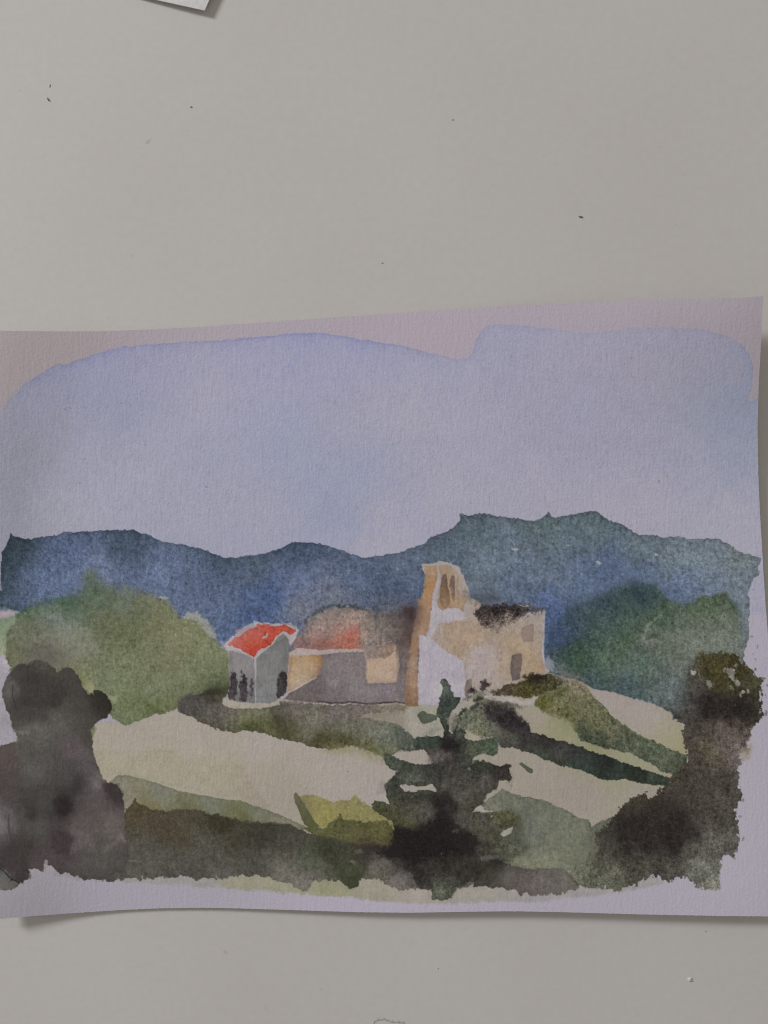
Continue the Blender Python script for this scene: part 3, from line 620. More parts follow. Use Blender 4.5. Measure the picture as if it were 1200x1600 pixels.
# ---- foreground, left
wash([(170, 1222), (184, 1210), (200, 1210), (225, 1217), (250, 1224), (280, 1236), (330, 1244), (380, 1252), (420, 1265), (450, 1278), (478, 1290), (470, 1306), (400, 1296),
      (300, 1280), (230, 1276), (195, 1268), (172, 1245)],
     [(190, 1225, (130, 127, 108)), (250, 1238, (124, 124, 108)), (320, 1254, (120, 123, 106)), (400, 1270, (118, 121, 100)), (235, 1258, (116, 110, 74)), (300, 1262, (110, 108, 76)), (380, 1278, (104, 104, 66)),
      (440, 1284, (128, 124, 104)), (200, 1250, (132, 126, 106))],
     'painted_slope#2', soft=1.6, warp=1.0, edge=0.14, gran=0.03, swirl=5, cs=10)
wash([(468, 1250), (472, 1243), (478, 1239), (492, 1243), (505, 1247), (522, 1253), (535, 1250), (548, 1250), (556, 1243), (568, 1252), (585, 1262), (600, 1270), (615, 1282), (616, 1296), (600, 1290),
      (560, 1290), (520, 1290), (505, 1295), (490, 1290), (480, 1268)],
     [(480, 1250, (128, 120, 78)), (500, 1262, (138, 130, 76)), (510, 1280, (142, 134, 72)), (555, 1255, (134, 127, 80)), (560, 1272, (138, 130, 78)), (595, 1275, (136, 130, 78))],
     'painted_shrub', soft=3.5, warp=1.8, edge=0.06, gran=0.04)
wash([(459, 1242), (462, 1237), (470, 1246), (478, 1259), (488, 1277), (498, 1291), (488, 1296), (476, 1288), (468, 1270), (462, 1255)],
     [(464, 1245, (112, 110, 86)), (476, 1270, (94, 96, 66)), (490, 1290, (92, 92, 58))], 'painted_leaf#2', soft=1.5, warp=0.8, edge=0.14)
wash([(470, 1292), (485, 1292), (505, 1294), (514, 1286), (526, 1282), (532, 1270), (538, 1280), (552, 1281), (570, 1284), (605, 1280), (617, 1300), (622, 1322), (600, 1332), (560, 1330), (530, 1318), (500, 1308)],
     [(500, 1300, (96, 96, 60)), (540, 1290, (88, 88, 58)), (560, 1305, (94, 92, 56)), (595, 1295, (98, 96, 56)), (610, 1312, (84, 82, 52)), (575, 1318, (84, 76, 60))],
     'painted_shrub#2', soft=1.8, warp=1.8, rag=1.3, edge=0.12, gran=0.07)
# pale tinted fringe along the lower margin
wash([(46, 1360), (120, 1372), (300, 1384), (420, 1392), (500, 1400), (560, 1403), (640, 1412), (700, 1412), (760, 1408), (830, 1408), (900, 1402), (960, 1396), (1010, 1386),
      (1040, 1380), (1020, 1362), (900, 1360), (300, 1360), (60, 1345)],
     [(70, 1362, (150, 144, 150)), (300, 1376, (148, 145, 142)), (400, 1375, (144, 140, 118)), (440, 1380, (142, 142, 118)), (510, 1385, (138, 138, 108)), (580, 1392, (146, 142, 124)),
      (650, 1400, (150, 143, 132)), (760, 1395, (148, 143, 134)), (850, 1402, (150, 146, 146)), (1010, 1380, (152, 148, 148))],
     None, soft=5, alpha=0.85, warp=2.2, edge=0.02, gran=0.02)
# dark foreground band
fb = [(188, 1285), (196, 1268), (205, 1256), (211, 1247), (216, 1254), (225, 1258), (240, 1265), (262, 1266), (285, 1263), (300, 1265), (340, 1272), (380, 1283), (420, 1284), (450, 1287), (480, 1300),
      (530, 1313), (570, 1321), (620, 1320), (660, 1340), (668, 1388), (655, 1385), (645, 1391), (620, 1389), (605, 1380), (597, 1374), (565, 1373), (560, 1384), (548, 1386), (537, 1382), (530, 1376), (518, 1376),
      (505, 1374), (492, 1376), (488, 1386), (478, 1391), (466, 1388), (456, 1378), (440, 1379), (428, 1371), (412, 1370), (400, 1368), (370, 1369), (340, 1372), (310, 1372), (290, 1368), (265, 1369),
      (240, 1372), (200, 1372), (172, 1377), (160, 1374), (122, 1371), (124, 1350), (150, 1320), (185, 1310)]
fbc = [(215, 1265, (82, 74, 56)), (280, 1290, (84, 78, 62)), (350, 1286, (66, 60, 46)), (330, 1325, (84, 82, 74)), (240, 1330, (88, 86, 80)), (405, 1305, (68, 66, 56)), (260, 1300, (80, 72, 58)), (370, 1310, (74, 70, 60)),
       (450, 1310, (76, 74, 66)), (490, 1345, (88, 92, 76)), (400, 1350, (82, 80, 73)), (510, 1330, (62, 63, 50)), (535, 1350, (68, 70, 56)), (565, 1345, (70, 68, 60)), (600, 1350, (96, 92, 84)),
       (640, 1345, (56, 52, 50)), (625, 1380, (112, 106, 102)), (550, 1378, (78, 82, 62)), (480, 1380, (118, 110, 104)), (440, 1368, (112, 106, 96)), (150, 1350, (88, 84, 80)), (300, 1355, (86, 84, 78)), (580, 1330, (62, 56, 52)),
       (350, 1365, (98, 94, 88)), (210, 1362, (92, 88, 82)), (590, 1368, (100, 95, 84))]
wash(fb, fbc, 'painted_foreground', soft=1.8, warp=1.8, rag=1.3, edge=0.08, gran=0.06, swirl=9, cs=11, teeth=(2.6, 1350), bleed=[(560, 1318, 40, 9), (300, 1268, 40, 5), (400, 1284, 40, 6)])
wash([(536, 1350), (560, 1345), (572, 1352), (566, 1372), (560, 1384), (548, 1386), (538, 1380), (530, 1365)], (72, 75, 58), 'painted_foreground', soft=2, edge=0.12, gran=0.05)
blot(490, 1350, 26, 6, (96, 98, 82), 6, alpha=0.55, soft=8)
streak([(166, 1334), (174, 1338), (184, 1341)], 3.5, (122, 116, 110), alpha=0.8, soft=2)
streak([(190, 1343), (208, 1345), (222, 1345)], 1.8, (112, 106, 100), alpha=0.7)

# ---- big dark bush, left
db = [(8, 1072), (12, 1058), (18, 1048), (22, 1042), (35, 1035), (45, 1037), (60, 1032), (75, 1036), (85, 1042), (92, 1050), (98, 1043), (108, 1042), (116, 1046), (123, 1055), (127, 1070), (134, 1080), (142, 1087),
      (146, 1080), (156, 1079), (166, 1083), (173, 1094), (174, 1106), (166, 1122), (156, 1126), (150, 1133), (146, 1150), (145, 1170), (149, 1186), (156, 1206), (163, 1218), (172, 1222), (182, 1226), (190, 1238),
      (195, 1255), (196, 1280), (196, 1310), (204, 1330), (195, 1358), (160, 1374), (122, 1371), (110, 1360), (95, 1362), (78, 1352), (70, 1346), (68, 1360), (60, 1358), (47, 1358), (45, 1376), (32, 1378),
      (22, 1386), (10, 1390), (-20, 1384), (-20, 1172), (2, 1165), (14, 1160), (26, 1158), (27, 1150), (20, 1140), (16, 1120), (7, 1100), (4, 1085)]
dbc = [(60, 1060, (70, 66, 64)), (90, 1090, (66, 62, 60)), (40, 1100, (70, 68, 64)), (15, 1085, (94, 90, 88)), (110, 1110, (80, 76, 72)), (160, 1100, (54, 52, 46)), (100, 1130, (92, 89, 84)), (60, 1150, (96, 94, 88)),
       (15, 1185, (90, 80, 78)), (110, 1170, (96, 87, 88)), (140, 1195, (90, 84, 85)), (50, 1200, (88, 87, 82)), (100, 1220, (80, 76, 75)), (70, 1250, (76, 75, 72)), (100, 1258, (54, 46, 46)), (115, 1232, (62, 59, 58)),
       (180, 1235, (68, 60, 62)), (150, 1255, (92, 84, 84)), (175, 1285, (100, 92, 88)), (10, 1230, (82, 74, 73)), (8, 1288, (106, 97, 100)), (40, 1290, (78, 74, 70)), (100, 1315, (74, 64, 66)), (135, 1310, (94, 86, 86)),
       (30, 1330, (68, 62, 60)), (60, 1300, (82, 80, 76)), (10, 1345, (70, 64, 66)), (80, 1340, (84, 74, 75)), (150, 1340, (86, 83, 79)), (3, 1372, (104, 102, 98)), (38, 1366, (70, 63, 64)), (155, 1222, (106, 98, 98)), (130, 1140, (78, 75, 70)), (50, 1262, (68, 66, 62)),
       (80, 1045, (78, 75, 70))]
wash(db, dbc, 'painted_dark_bush', teeth=(2.4, 1340), soft=1.7, warp=1.8, edge=0.12, gran=0.03, mott=0.05, swirl=11, cs=10, bleed=[(40, 1150, 26, 12), (196, 1320, 26, 12), (60, 1032, 40, 4)])
blot(80, 1024, 40, 15, (96, 93, 84), 8, alpha=0.6, soft=24, rag=2)
wash([(60, 985), (100, 975), (140, 985), (150, 1015), (120, 1035), (85, 1010), (50, 1005)], (124, 124, 108), None, alpha=0.4, soft=24, warp=5, edge=0, gran=0.03)
streak([(20, 1070), (20, 1085), (26, 1108)], 1.6, (54, 50, 50), alpha=0.7)
wash([(124, 1050), (134, 1060), (144, 1062), (147, 1074), (146, 1086), (138, 1080), (129, 1070)], [(128, 1055, (112, 116, 72)), (142, 1072, (138, 138, 100))], None, soft=2, edge=0.1)
wash([(168, 1084), (178, 1087), (186, 1088), (184, 1096), (176, 1102), (173, 1094)], (132, 136, 104), None, soft=1.8)
wash([(144, 1140), (150, 1132), (152, 1140), (148, 1150), (146, 1158)], (126, 124, 96), None, soft=2, alpha=0.8)
streak([(184, 1312), (190, 1306), (196, 1314)], 6, (132, 124, 118), alpha=0.6, soft=4)
streak([(160, 1332), (172, 1322), (184, 1314)], 7, (112, 104, 98), alpha=0.5, soft=7)
wash([(-20, 1356), (0, 1362), (12, 1368), (20, 1374), (30, 1379), (20, 1387), (8, 1390), (-20, 1386)], (104, 102, 98), 'painted_dark_bush', soft=2, alpha=0.8, edge=0.05)
wash([(-20, 1022), (6, 1024), (12, 1036), (16, 1044), (8, 1056), (4, 1072), (4, 1085), (7, 1105), (15, 1130), (22, 1144), (28, 1151), (26, 1159), (12, 1161), (0, 1156), (-20, 1158)],
     [(5, 1040, (160, 154, 164)), (2, 1100, (154, 150, 158)), (10, 1150, (158, 152, 165)), (16, 1140, (140, 138, 142))], None, soft=2.5, edge=0, alpha=0.95)
for pl, c, al in (
        ([(-20, 1272), (4, 1272), (14, 1280), (13, 1298), (2, 1302), (-20, 1302)], (112, 102, 104), 0.6),
        ([(16, 1322), (30, 1328), (44, 1340), (46, 1358), (46, 1374), (34, 1379), (22, 1370), (8, 1358), (-5, 1352), (-5, 1330)], (70, 62, 62), 0.6),
        ([(82, 1255), (95, 1246), (110, 1250), (116, 1262), (106, 1274), (90, 1270)], (52, 43, 44), 0.55),
        ([(78, 1300), (100, 1296), (118, 1308), (112, 1328), (90, 1334), (80, 1320)], (66, 56, 58), 0.5),
        ([(40, 1262), (52, 1258), (56, 1272), (48, 1284), (40, 1276)], (60, 58, 54), 0.5),
        ([(146, 1218), (156, 1220), (164, 1228), (158, 1234), (148, 1230)], (120, 112, 112), 0.6),
        ([(160, 1226), (172, 1222), (184, 1228), (192, 1242), (190, 1256), (178, 1246), (168, 1240)], (66, 58, 60), 0.6),
        ([(120, 1300), (142, 1298), (150, 1312), (142, 1330), (124, 1326)], (100, 92, 92), 0.5),
        ([(146, 1258), (162, 1262), (170, 1276), (164, 1296), (150, 1290)], (94, 86, 84), 0.4),
        ([(30, 1180), (60, 1172), (78, 1190), (70, 1216), (44, 1222), (28, 1204)], (92, 90, 86), 0.4),
        ([(100, 1150), (128, 1152), (138, 1172), (126, 1192), (104, 1186)], (98, 88, 90), 0.4),
        ([(26, 1060), (60, 1048), (98, 1062), (104, 1092), (70, 1110), (34, 1100)], (64, 60, 58), 0.4)):
    wash(pl, c, None, alpha=al, soft=5, warp=4.0, rag=1.2, edge=0.10, gran=0.03)
streak([(-4, 1352), (10, 1364), (20, 1373), (32, 1379)], 2.0, (44, 40, 40), alpha=0.8, soft=1.6)
streak([(15, 1272), (14, 1290), (18, 1312)], 2.4, (58, 52, 52), alpha=0.6, soft=3)
blot(36, 1144, 10, 4, (118, 114, 116), 5, alpha=0.6, soft=5)
for (bx, by) in ((72, 1349), (71, 1356)):
    blot(bx, by, 3, 7, (146, 138, 142), 0, alpha=0.8, soft=2.5)
for (bx, by, r) in ((122, 1372, 3), (150, 1376, 2.4), (223, 1370, 2), (338, 1369, 1.5), (70, 1352, 2)):
    blot(bx, by, r * 0.7, r * 1.6, (150, 145, 148), 0, alpha=0.8, soft=1.6)

# ---- band below the slope, right of the conifer
wash([(735, 1345), (760, 1352), (780, 1346), (800, 1352), (830, 1356), (880, 1356), (896, 1366), (905, 1374), (904, 1384), (890, 1391), (870, 1397), (840, 1396), (828, 1398), (800, 1391), (770, 1386), (740, 1384)],
     [(800, 1372, (98, 92, 88)), (860, 1378, (106, 99, 95)), (765, 1362, (70, 66, 60)), (885, 1370, (106, 102, 94)), (745, 1372, (72, 70, 62)), (830, 1390, (106, 96, 94)), (780, 1352, (60, 58, 52))],
     'painted_foreground#2', teeth=(3.0, 1375), soft=1.8, warp=1.5, rag=1.3, edge=0.10, gran=0.045)

# ---- big dark bush, right
rb = [(1072, 1052), (1078, 1044), (1085, 1038), (1089, 1026), (1098, 1020), (1112, 1022), (1128, 1019), (1140, 1022), (1150, 1017), (1155, 1028), (1158, 1038), (1164, 1032), (1168, 1042), (1176, 1048), (1182, 1058), (1192, 1062),
      (1188, 1072), (1191, 1086), (1189, 1104), (1191, 1120), (1182, 1128), (1174, 1140), (1172, 1150), (1166, 1162), (1168, 1172), (1156, 1176), (1154, 1190), (1149, 1204), (1156, 1215), (1154, 1230), (1159, 1242), (1152, 1256),
      (1147, 1262), (1151, 1285), (1153, 1300), (1150, 1322), (1148, 1340), (1138, 1336), (1128, 1334), (1126, 1350), (1124, 1388), (1112, 1394), (1103, 1391), (1090, 1386), (1082, 1378), (1068, 1368), (1058, 1372), (1048, 1379),
      (1036, 1373), (1022, 1366), (1010, 1371), (1000, 1377), (985, 1384), (965, 1390), (940, 1388), (915, 1386), (900, 1380), (886, 1366), (900, 1352), (914, 1344), (918, 1328), (928, 1318), (930, 1300), (950, 1285), (958, 1274), (965, 1264),
      (985, 1250), (1000, 1240), (1008, 1238), (1013, 1246), (1026, 1236), (1040, 1228), (1048, 1215), (1066, 1195), (1076, 1182), (1070, 1170), (1066, 1152), (1068, 1133), (1054, 1126), (1049, 1116), (1060, 1114), (1068, 1100), (1072, 1075)]
rbc = [(1115, 1042, (78, 72, 48)), (1148, 1030, (70, 66, 44)), (1172, 1065, (80, 77, 58)), (1082, 1062, (84, 80, 74)), (1130, 1075, (74, 70, 52)), (1108, 1102, (54, 47, 46)), (1150, 1108, (52, 46, 44)), (1078, 1100, (82, 79, 76)),
       (1100, 1140, (80, 73, 67)), (1140, 1150, (98, 88, 82)), (1150, 1168, (106, 96, 92)), (1110, 1178, (94, 87, 72)), (1088, 1190, (80, 74, 66)), (1125, 1220, (74, 69, 64)), (1060, 1222, (72, 67, 58)), (1030, 1270, (60, 54, 50)),
       (1000, 1250, (72, 67, 58)), (980, 1290, (56, 50, 46)), (1060, 1290, (54, 48, 46)), (1110, 1270, (78, 72, 68)), (1050, 1325, (50, 44, 43)), (1125, 1318, (96, 94, 87)), (955, 1325, (68, 66, 60)), (955, 1362, (98, 98, 84)),
       (1010, 1350, (80, 78, 70)), (1100, 1352, (106, 107, 97)), (1118, 1380, (122, 122, 110)), (1070, 1350, (84, 83, 75)), (930, 1372, (100, 102, 86)), (912, 1335, (108, 110, 90)), (1140, 1250, (78, 74, 66)), (895, 1368, (104, 104, 88)),
       (1090, 1310, (62, 56, 53)), (940, 1340, (74, 74, 66)), (1000, 1320, (62, 57, 53)), (1165, 1110, (70, 66, 54))]
wash(rb, rbc, 'painted_dark_bush_right', teeth=(3.0, 1355), soft=1.7, warp=2.6, rag=2.6, edge=0.08, gran=0.10, mott=0.10, swirl=10, cs=10,
     bleed=[(1080, 1035, 40, 14), (1070, 1090, 26, 18), (1150, 1160, 26, 10), (1060, 1210, 24, 5)])
for (bx, by, rx, ry, a, al) in ((1084, 1051, 4, 4, 0, .8), (1108, 1068, 7, 4, 40, .75), (1142, 1052, 6, 10, -20, .75), (1150, 1066, 4, 7, -30, .6), (1133, 1046, 2.5, 4, 0, .6), (1160, 1081, 3, 3, 0, .75), (1156, 1086, 2, 3, 0, .6),
                                (1143, 1073, 4, 2, 40, .5), (1167, 1080, 1.5, 2, 0, .7), (1055, 1124, 2, 2, 0, .8), (1148, 1040, 2, 3, 0, .6), (1092, 1054, 2, 1.6, 0, .5), (1149, 1100, 1.4, 1.4, 0, .5), (1187, 1112, 1.4, 2, 0, .6)):
    blot(bx, by, rx, ry, (164, 162, 160), a, alpha=min(0.95, al + 0.15), soft=2.2, warp=1.2, rag=1.2)
for (bx, by, rx, ry, c) in ((1192, 1060, 3, 2, (96, 92, 88)), (1196, 1115, 2, 5, (100, 96, 96)), (1198, 1070, 1.4, 1.4, (80, 76, 70)), (1180, 1045, 2, 3, (88, 86, 78)), (1160, 1250, 1.6, 3, (110, 106, 104)), (1156, 1275, 3, 2, (120, 116, 116)),
                            (1183, 1010, 1.6, 4, (128, 124, 128)), (1174, 994, 2.5, 2, (126, 124, 130)), (1180, 1030, 1.2, 2, (110, 108, 110)), (1176, 1022, 1, 1.6, (120, 116, 120)), (1160, 1310, 2, 4, (116, 112, 112))):
    blot(bx, by, rx, ry, c, 10, alpha=0.75, soft=1.8)
blot(1165, 1175, 9, 14, (150, 140, 122), 20, alpha=0.7, soft=8)
wash([(908, 1325), (925, 1316), (935, 1322), (928, 1340), (910, 1352), (885, 1350), (880, 1345), (902, 1340)], (108, 111, 92), 'painted_slope', soft=2.5, alpha=0.7, edge=0.2)

streak([(905, 1352), (918, 1344), (922, 1330), (934, 1318), (948, 1312)], 2.2, (84, 86, 74), alpha=0.5, soft=2, warp=2)
streak([(884, 1362), (892, 1370), (900, 1380), (920, 1387), (950, 1389)], 2.2, (74, 74, 66), alpha=0.6, soft=2, warp=1.5)
wash([(952, 1300), (985, 1268), (1020, 1254), (1060, 1262), (1090, 1290), (1070, 1330), (1010, 1342), (965, 1330)], (50, 44, 42), None, alpha=0.5, soft=26, warp=8, rag=3, edge=0, gran=0.10)
wash([(1080, 1092), (1110, 1086), (1150, 1090), (1180, 1100), (1176, 1122), (1140, 1126), (1096, 1122)], (46, 40, 39), None, alpha=0.6, soft=14, warp=6, rag=4, edge=0, gran=0.14)
wash([(1092, 1024), (1140, 1022), (1158, 1044), (1150, 1078), (1110, 1080), (1090, 1052)], (74, 70, 42), None, alpha=0.4, soft=14, warp=5, rag=4, edge=0, gran=0.14, dry=0.5)
# ---- conifer
cf = [(696, 1058), (702, 1068), (707, 1079), (711, 1087), (719, 1089), (718, 1098), (711, 1105), (704, 1113), (703, 1126), (701, 1140), (706, 1146), (714, 1132), (722, 1139), (728, 1144), (724, 1150), (732, 1157),
      (742, 1158), (758, 1154), (772, 1150), (778, 1160), (777, 1174), (771, 1181), (762, 1179), (758, 1175), (745, 1180), (738, 1187), (739, 1193), (748, 1188), (762, 1190), (780, 1196), (790, 1193), (797, 1194), (797, 1208),
      (800, 1214), (796, 1224), (791, 1219), (781, 1219), (778, 1230), (768, 1236), (760, 1240), (757, 1250), (754, 1258), (742, 1262), (752, 1268), (775, 1268), (800, 1266), (812, 1276), (812, 1290), (806, 1310), (822, 1322), (812, 1332),
      (790, 1340), (765, 1352), (745, 1372), (728, 1384), (712, 1388), (708, 1400), (700, 1405), (690, 1408), (684, 1405), (674, 1405), (672, 1390), (655, 1386), (648, 1370), (630, 1352), (606, 1345), (600, 1330), (617, 1318), (616, 1298), (612, 1283), (598, 1273),
      (585, 1266), (581, 1255), (585, 1251), (598, 1253), (612, 1259), (606, 1248), (602, 1240), (600, 1228), (606, 1219), (612, 1214), (622, 1203), (610, 1201), (602, 1192), (599, 1181), (602, 1175), (613, 1180), (630, 1188),
      (644, 1193), (660, 1194), (676, 1191), (672, 1180), (662, 1171), (648, 1171), (636, 1173), (625, 1172), (622, 1165), (640, 1158), (652, 1152), (666, 1149), (680, 1151), (692, 1153), (693, 1138), (688, 1125), (683, 1118), (683, 1108),
      (686, 1098), (691, 1084), (692, 1073), (688, 1066), (690, 1061)]
cfc = [(697, 1072, (86, 96, 86)), (700, 1098, (68, 76, 70)), (695, 1130, (80, 88, 78)), (712, 1140, (78, 84, 74)), (660, 1156, (64, 74, 66)), (635, 1165, (94, 100, 88)), (697, 1165, (46, 42, 43)), (688, 1180, (90, 84, 82)),
       (720, 1170, (70, 70, 64)), (768, 1172, (80, 92, 74)), (742, 1168, (80, 84, 70)), (608, 1188, (86, 94, 80)), (640, 1200, (76, 81, 72)), (680, 1203, (62, 61, 59)), (645, 1218, (88, 92, 82)), (742, 1198, (58, 62, 54)), (785, 1202, (64, 58, 55)),
       (760, 1218, (82, 77, 72)), (700, 1222, (80, 78, 72)), (610, 1232, (74, 76, 68)), (635, 1250, (78, 78, 66)), (598, 1262, (78, 80, 58)), (690, 1258, (54, 48, 47)), (722, 1240, (84, 80, 76)), (668, 1275, (82, 80, 74)), (632, 1282, (82, 82, 56)),
       (630, 1302, (46, 40, 40)), (680, 1302, (48, 42, 42)), (700, 1322, (42, 35, 36)), (650, 1325, (42, 35, 37)), (722, 1282, (78, 76, 70)), (742, 1272, (76, 77, 62)), (765, 1285, (92, 90, 78)), (785, 1272, (86, 87, 62)), (735, 1312, (64, 61, 55)),
       (775, 1320, (82, 83, 70)), (800, 1325, (92, 94, 78)), (750, 1348, (58, 54, 52)), (690, 1350, (52, 48, 46)), (690, 1380, (78, 80, 70)), (690, 1400, (98, 102, 87)), (725, 1362, (62, 60, 54)), (660, 1360, (58, 54, 52)), (780, 1300, (82, 84, 70)), (700, 1200, (72, 69, 66)), (620, 1340, (58, 54, 52))]
gap2 = [(624, 1228), (634, 1225), (648, 1227), (662, 1228), (675, 1225), (683, 1232), (682, 1236), (668, 1234), (655, 1234), (640, 1237), (631, 1235)]
gap4 = [(782, 1303), (786, 1298), (793, 1294), (801, 1291), (800, 1300), (794, 1305), (787, 1307)]
gap5 = [(733, 1197), (737, 1200), (733, 1204), (731, 1200)]
wash(cf, cfc, 'painted_conifer', soft=1.4, warp=1.4, rag=1.1, edge=0.22, ew=2.6, gran=0.09, mott=0.12, swirl=6, cs=7, holes=(gap2, gap4),
     bleed=[(800, 1300, 36, 26), (812, 1330, 30, 24), (630, 1345, 30, 16), (740, 1372, 30, 14), (775, 1150, 16, 8), (770, 1268, 26, 5), (630, 1165, 16, 6)])
for pl, c, al, sf in (
        ([(611, 1300), (618, 1293), (645, 1296), (664, 1288), (676, 1272), (690, 1266), (712, 1288), (735, 1302), (748, 1316), (742, 1334), (700, 1346), (650, 1346), (612, 1340), (588, 1330), (606, 1322)], (40, 34, 35), 0.75, 7),
        ([(682, 1240), (700, 1234), (714, 1256), (706, 1282), (688, 1276), (677, 1258)], (50, 44, 44), 0.6, 7),
        ([(758, 1196), (778, 1198), (797, 1196), (797, 1212), (780, 1210), (764, 1206)], (60, 53, 51), 0.65, 4),
        ([(738, 1190), (750, 1189), (764, 1192), (778, 1198), (760, 1202), (742, 1200)], (58, 64, 54), 0.6, 3),
        ([(612, 1203), (640, 1197), (668, 1196), (690, 1200), (684, 1212), (660, 1208), (640, 1210)], (66, 70, 62), 0.6, 3),
        ([(604, 1228), (618, 1224), (632, 1236), (650, 1240), (680, 1238), (676, 1250), (640, 1252), (616, 1246)], (66, 66, 58), 0.55, 3),
        ([(624, 1256), (650, 1252), (676, 1258), (680, 1278), (660, 1286), (630, 1280)], (88, 86, 80), 0.45, 6),
        ([(716, 1212), (740, 1206), (764, 1214), (770, 1230), (744, 1240), (722, 1232)], (86, 81, 76), 0.5, 6),
        ([(652, 1154), (668, 1150), (684, 1153), (682, 1166), (664, 1168)], (60, 74, 64), 0.6, 3),
        ([(740, 1160), (760, 1156), (776, 1158), (776, 1176), (762, 1178), (748, 1172)], (78, 92, 74), 0.6, 3),
        ([(690, 1092), (704, 1088), (714, 1092), (706, 1104), (696, 1108)], (58, 64, 60), 0.5, 4),
        ([(668, 1172), (684, 1168), (694, 1178), (688, 1192), (672, 1190)], (96, 88, 86), 0.55, 4),
        ([(724, 1262), (742, 1264), (762, 1272), (758, 1292), (736, 1296), (722, 1282)], (84, 80, 74), 0.5, 6),
        ([(764, 1268), (800, 1266), (806, 1276), (786, 1284), (768, 1282)], (88, 88, 62), 0.55, 4),
        ([(704, 1330), (740, 1338), (772, 1340), (800, 1346), (770, 1358), (735, 1366), (700, 1372), (668, 1372), (655, 1352)], (58, 55, 50), 0.5, 6),
        ([(676, 1376), (690, 1380), (708, 1378), (706, 1400), (690, 1407), (676, 1403)], (88, 92, 78), 0.6, 4)):
    wash(pl, c, None, alpha=al, soft=sf, warp=3.0, rag=1.8, edge=0.10, gran=0.09)
wash([(652, 1117), (656, 1112), (662, 1109), (668, 1114), (675, 1116), (684, 1118), (682, 1124), (672, 1127), (664, 1131), (657, 1128)], (88, 95, 82), 'painted_conifer', soft=1.3, warp=0.8, edge=0.14)
wash([(738, 1268), (744, 1262), (752, 1257), (757, 1265), (766, 1266), (778, 1265), (768, 1268), (755, 1269), (748, 1267)], (152, 148, 138), None, soft=1.4, warp=0.7, edge=0)
wash([(723, 1146), (733, 1144), (742, 1148), (750, 1150), (750, 1156), (738, 1158), (730, 1152)], (148, 142, 122), None, soft=2, warp=0.9, edge=0)
blot(704, 1124, 4, 10, (132, 122, 118), 15, alpha=0.7, soft=3)
blot(716, 1136, 2, 6, (150, 146, 136), 30, alpha=0.5, soft=2)
blot(680, 1185, 14, 6, (106, 98, 94), 0, alpha=0.5, soft=7)
blot(676, 1143, 16, 5, (132, 128, 122), -20, alpha=0.55, soft=4)
blot(596, 1230, 7, 12, (128, 122, 120), 15, alpha=0.45, soft=5)
blot(733, 1201, 2.5, 3, (140, 136, 128), 0, alpha=0.6)
wash(gap4, (154, 149, 138), None, soft=1.5, warp=0.8, edge=0)
blot(768, 1275, 2, 1.6, (146, 142, 132), 0, alpha=0.8)
blot(690, 1333, 1.4, 1.4, (120, 114, 108), 0, alpha=0.8)
blot(712, 1298, 6, 4, (88, 83, 78), 0, alpha=0.6, soft=3)
blot(697, 1166, 10, 7, (40, 36, 38), 5, alpha=0.6, soft=8, rag=2)
streak([(692, 1058), (690, 1052), (696, 1048), (700, 1052)], 1.6, (140, 134, 142), alpha=0.6)
for (bx, by, rx, ry, c) in ((672, 1340, 12, 3, (60, 54, 52)), (600, 1345, 10, 5, (104, 100, 92)), (585, 1350, 7, 5, (108, 104, 98)), (560, 1330, 8, 3, (104, 98, 86)), (553, 1346, 4, 2, (112, 110, 96)), (610, 1330, 24, 12, (46, 40, 40)), (578, 1322, 14, 6, (60, 52, 50))):
    blot(bx, by, rx, ry, c, 0, alpha=0.6, soft=6, rag=2)
blot(760, 1340, 14, 5, (110, 108, 96), -10, alpha=0.6, soft=6)
blot(775, 1346, 10, 4, (52, 48, 46), 5, alpha=0.7, soft=4, rag=2)
streak([(790, 1222), (800, 1228), (796, 1236)], 1.2, (100, 94, 90), alpha=0.6)
streak([(798, 1205), (802, 1216), (798, 1232)], 1.2, (96, 90, 86), alpha=0.6)
# tiny spatters of paint
for (bx, by, rx, ry) in ((134, 717, 1.6, 1.4), (323, 761, 2.6, 1.4), (636, 806, 1.8, 1.4), (986, 560, 1.8, 1.6), (1029, 752, 1.3, 3.4), (1082, 565, 1.2, 1.2), (110, 638, 1.6, 1.4), (125, 755, 1.6, 2), (735, 786, 1.5, 1.3), (190, 630, 2, 1.6), (102, 640, 2, 1.5), (543, 1205, 1.2, 1.4), (393, 1212, 1.2, 1.2)):
    blot(bx, by, rx, ry, (108, 110, 132), 20, alpha=0.6, soft=1.4)

# washes toned greyer; sky colour brightened to the right against the lamp's falloff
lum = col @ np.array([0.30, 0.59, 0.11])
sat = 0.80 + 0.16 * np.clip((col[..., 0] - col[..., 1] - 45) / 40, 0, 1)
sat = np.maximum(sat, np.interp(lum, [70, 100], [1.0, 0.80]))
bl = np.clip((col[..., 2] - col[..., 0] - 12) / 20, 0, 1)
sat = sat * (1 - bl) + 0.90 * bl
sat = np.where(rid > 0, sat, 1.0)
sat = np.where(rid == REG['painted_sky'], 0.98, sat)
lift = np.where(rid == REG['painted_sky'], 1.045 + 0.03 * np.clip((X - 600) / 600, 0, 1), np.where(rid == REG['painted_field'], 1.03, np.interp(lum, [40, 70, 95, 125], [0.82, 0.91, 0.97, 1.0])))
lift = np.where(rid == REG['painted_mountains'], lift * 1.05, np.where(rid == REG['painted_bush'], lift * 1.07, np.where(rid == REG['painted_hillside'], lift * 1.08, lift)))
col = col * lift[..., None]; lum = lum * lift
col = lum[..., None] + (col - lum[..., None]) * sat[..., None]
col[rid == REG['painted_sky']] += np.array([0.5, 0.5, 1.0])
col = np.clip(col, 20, 225)

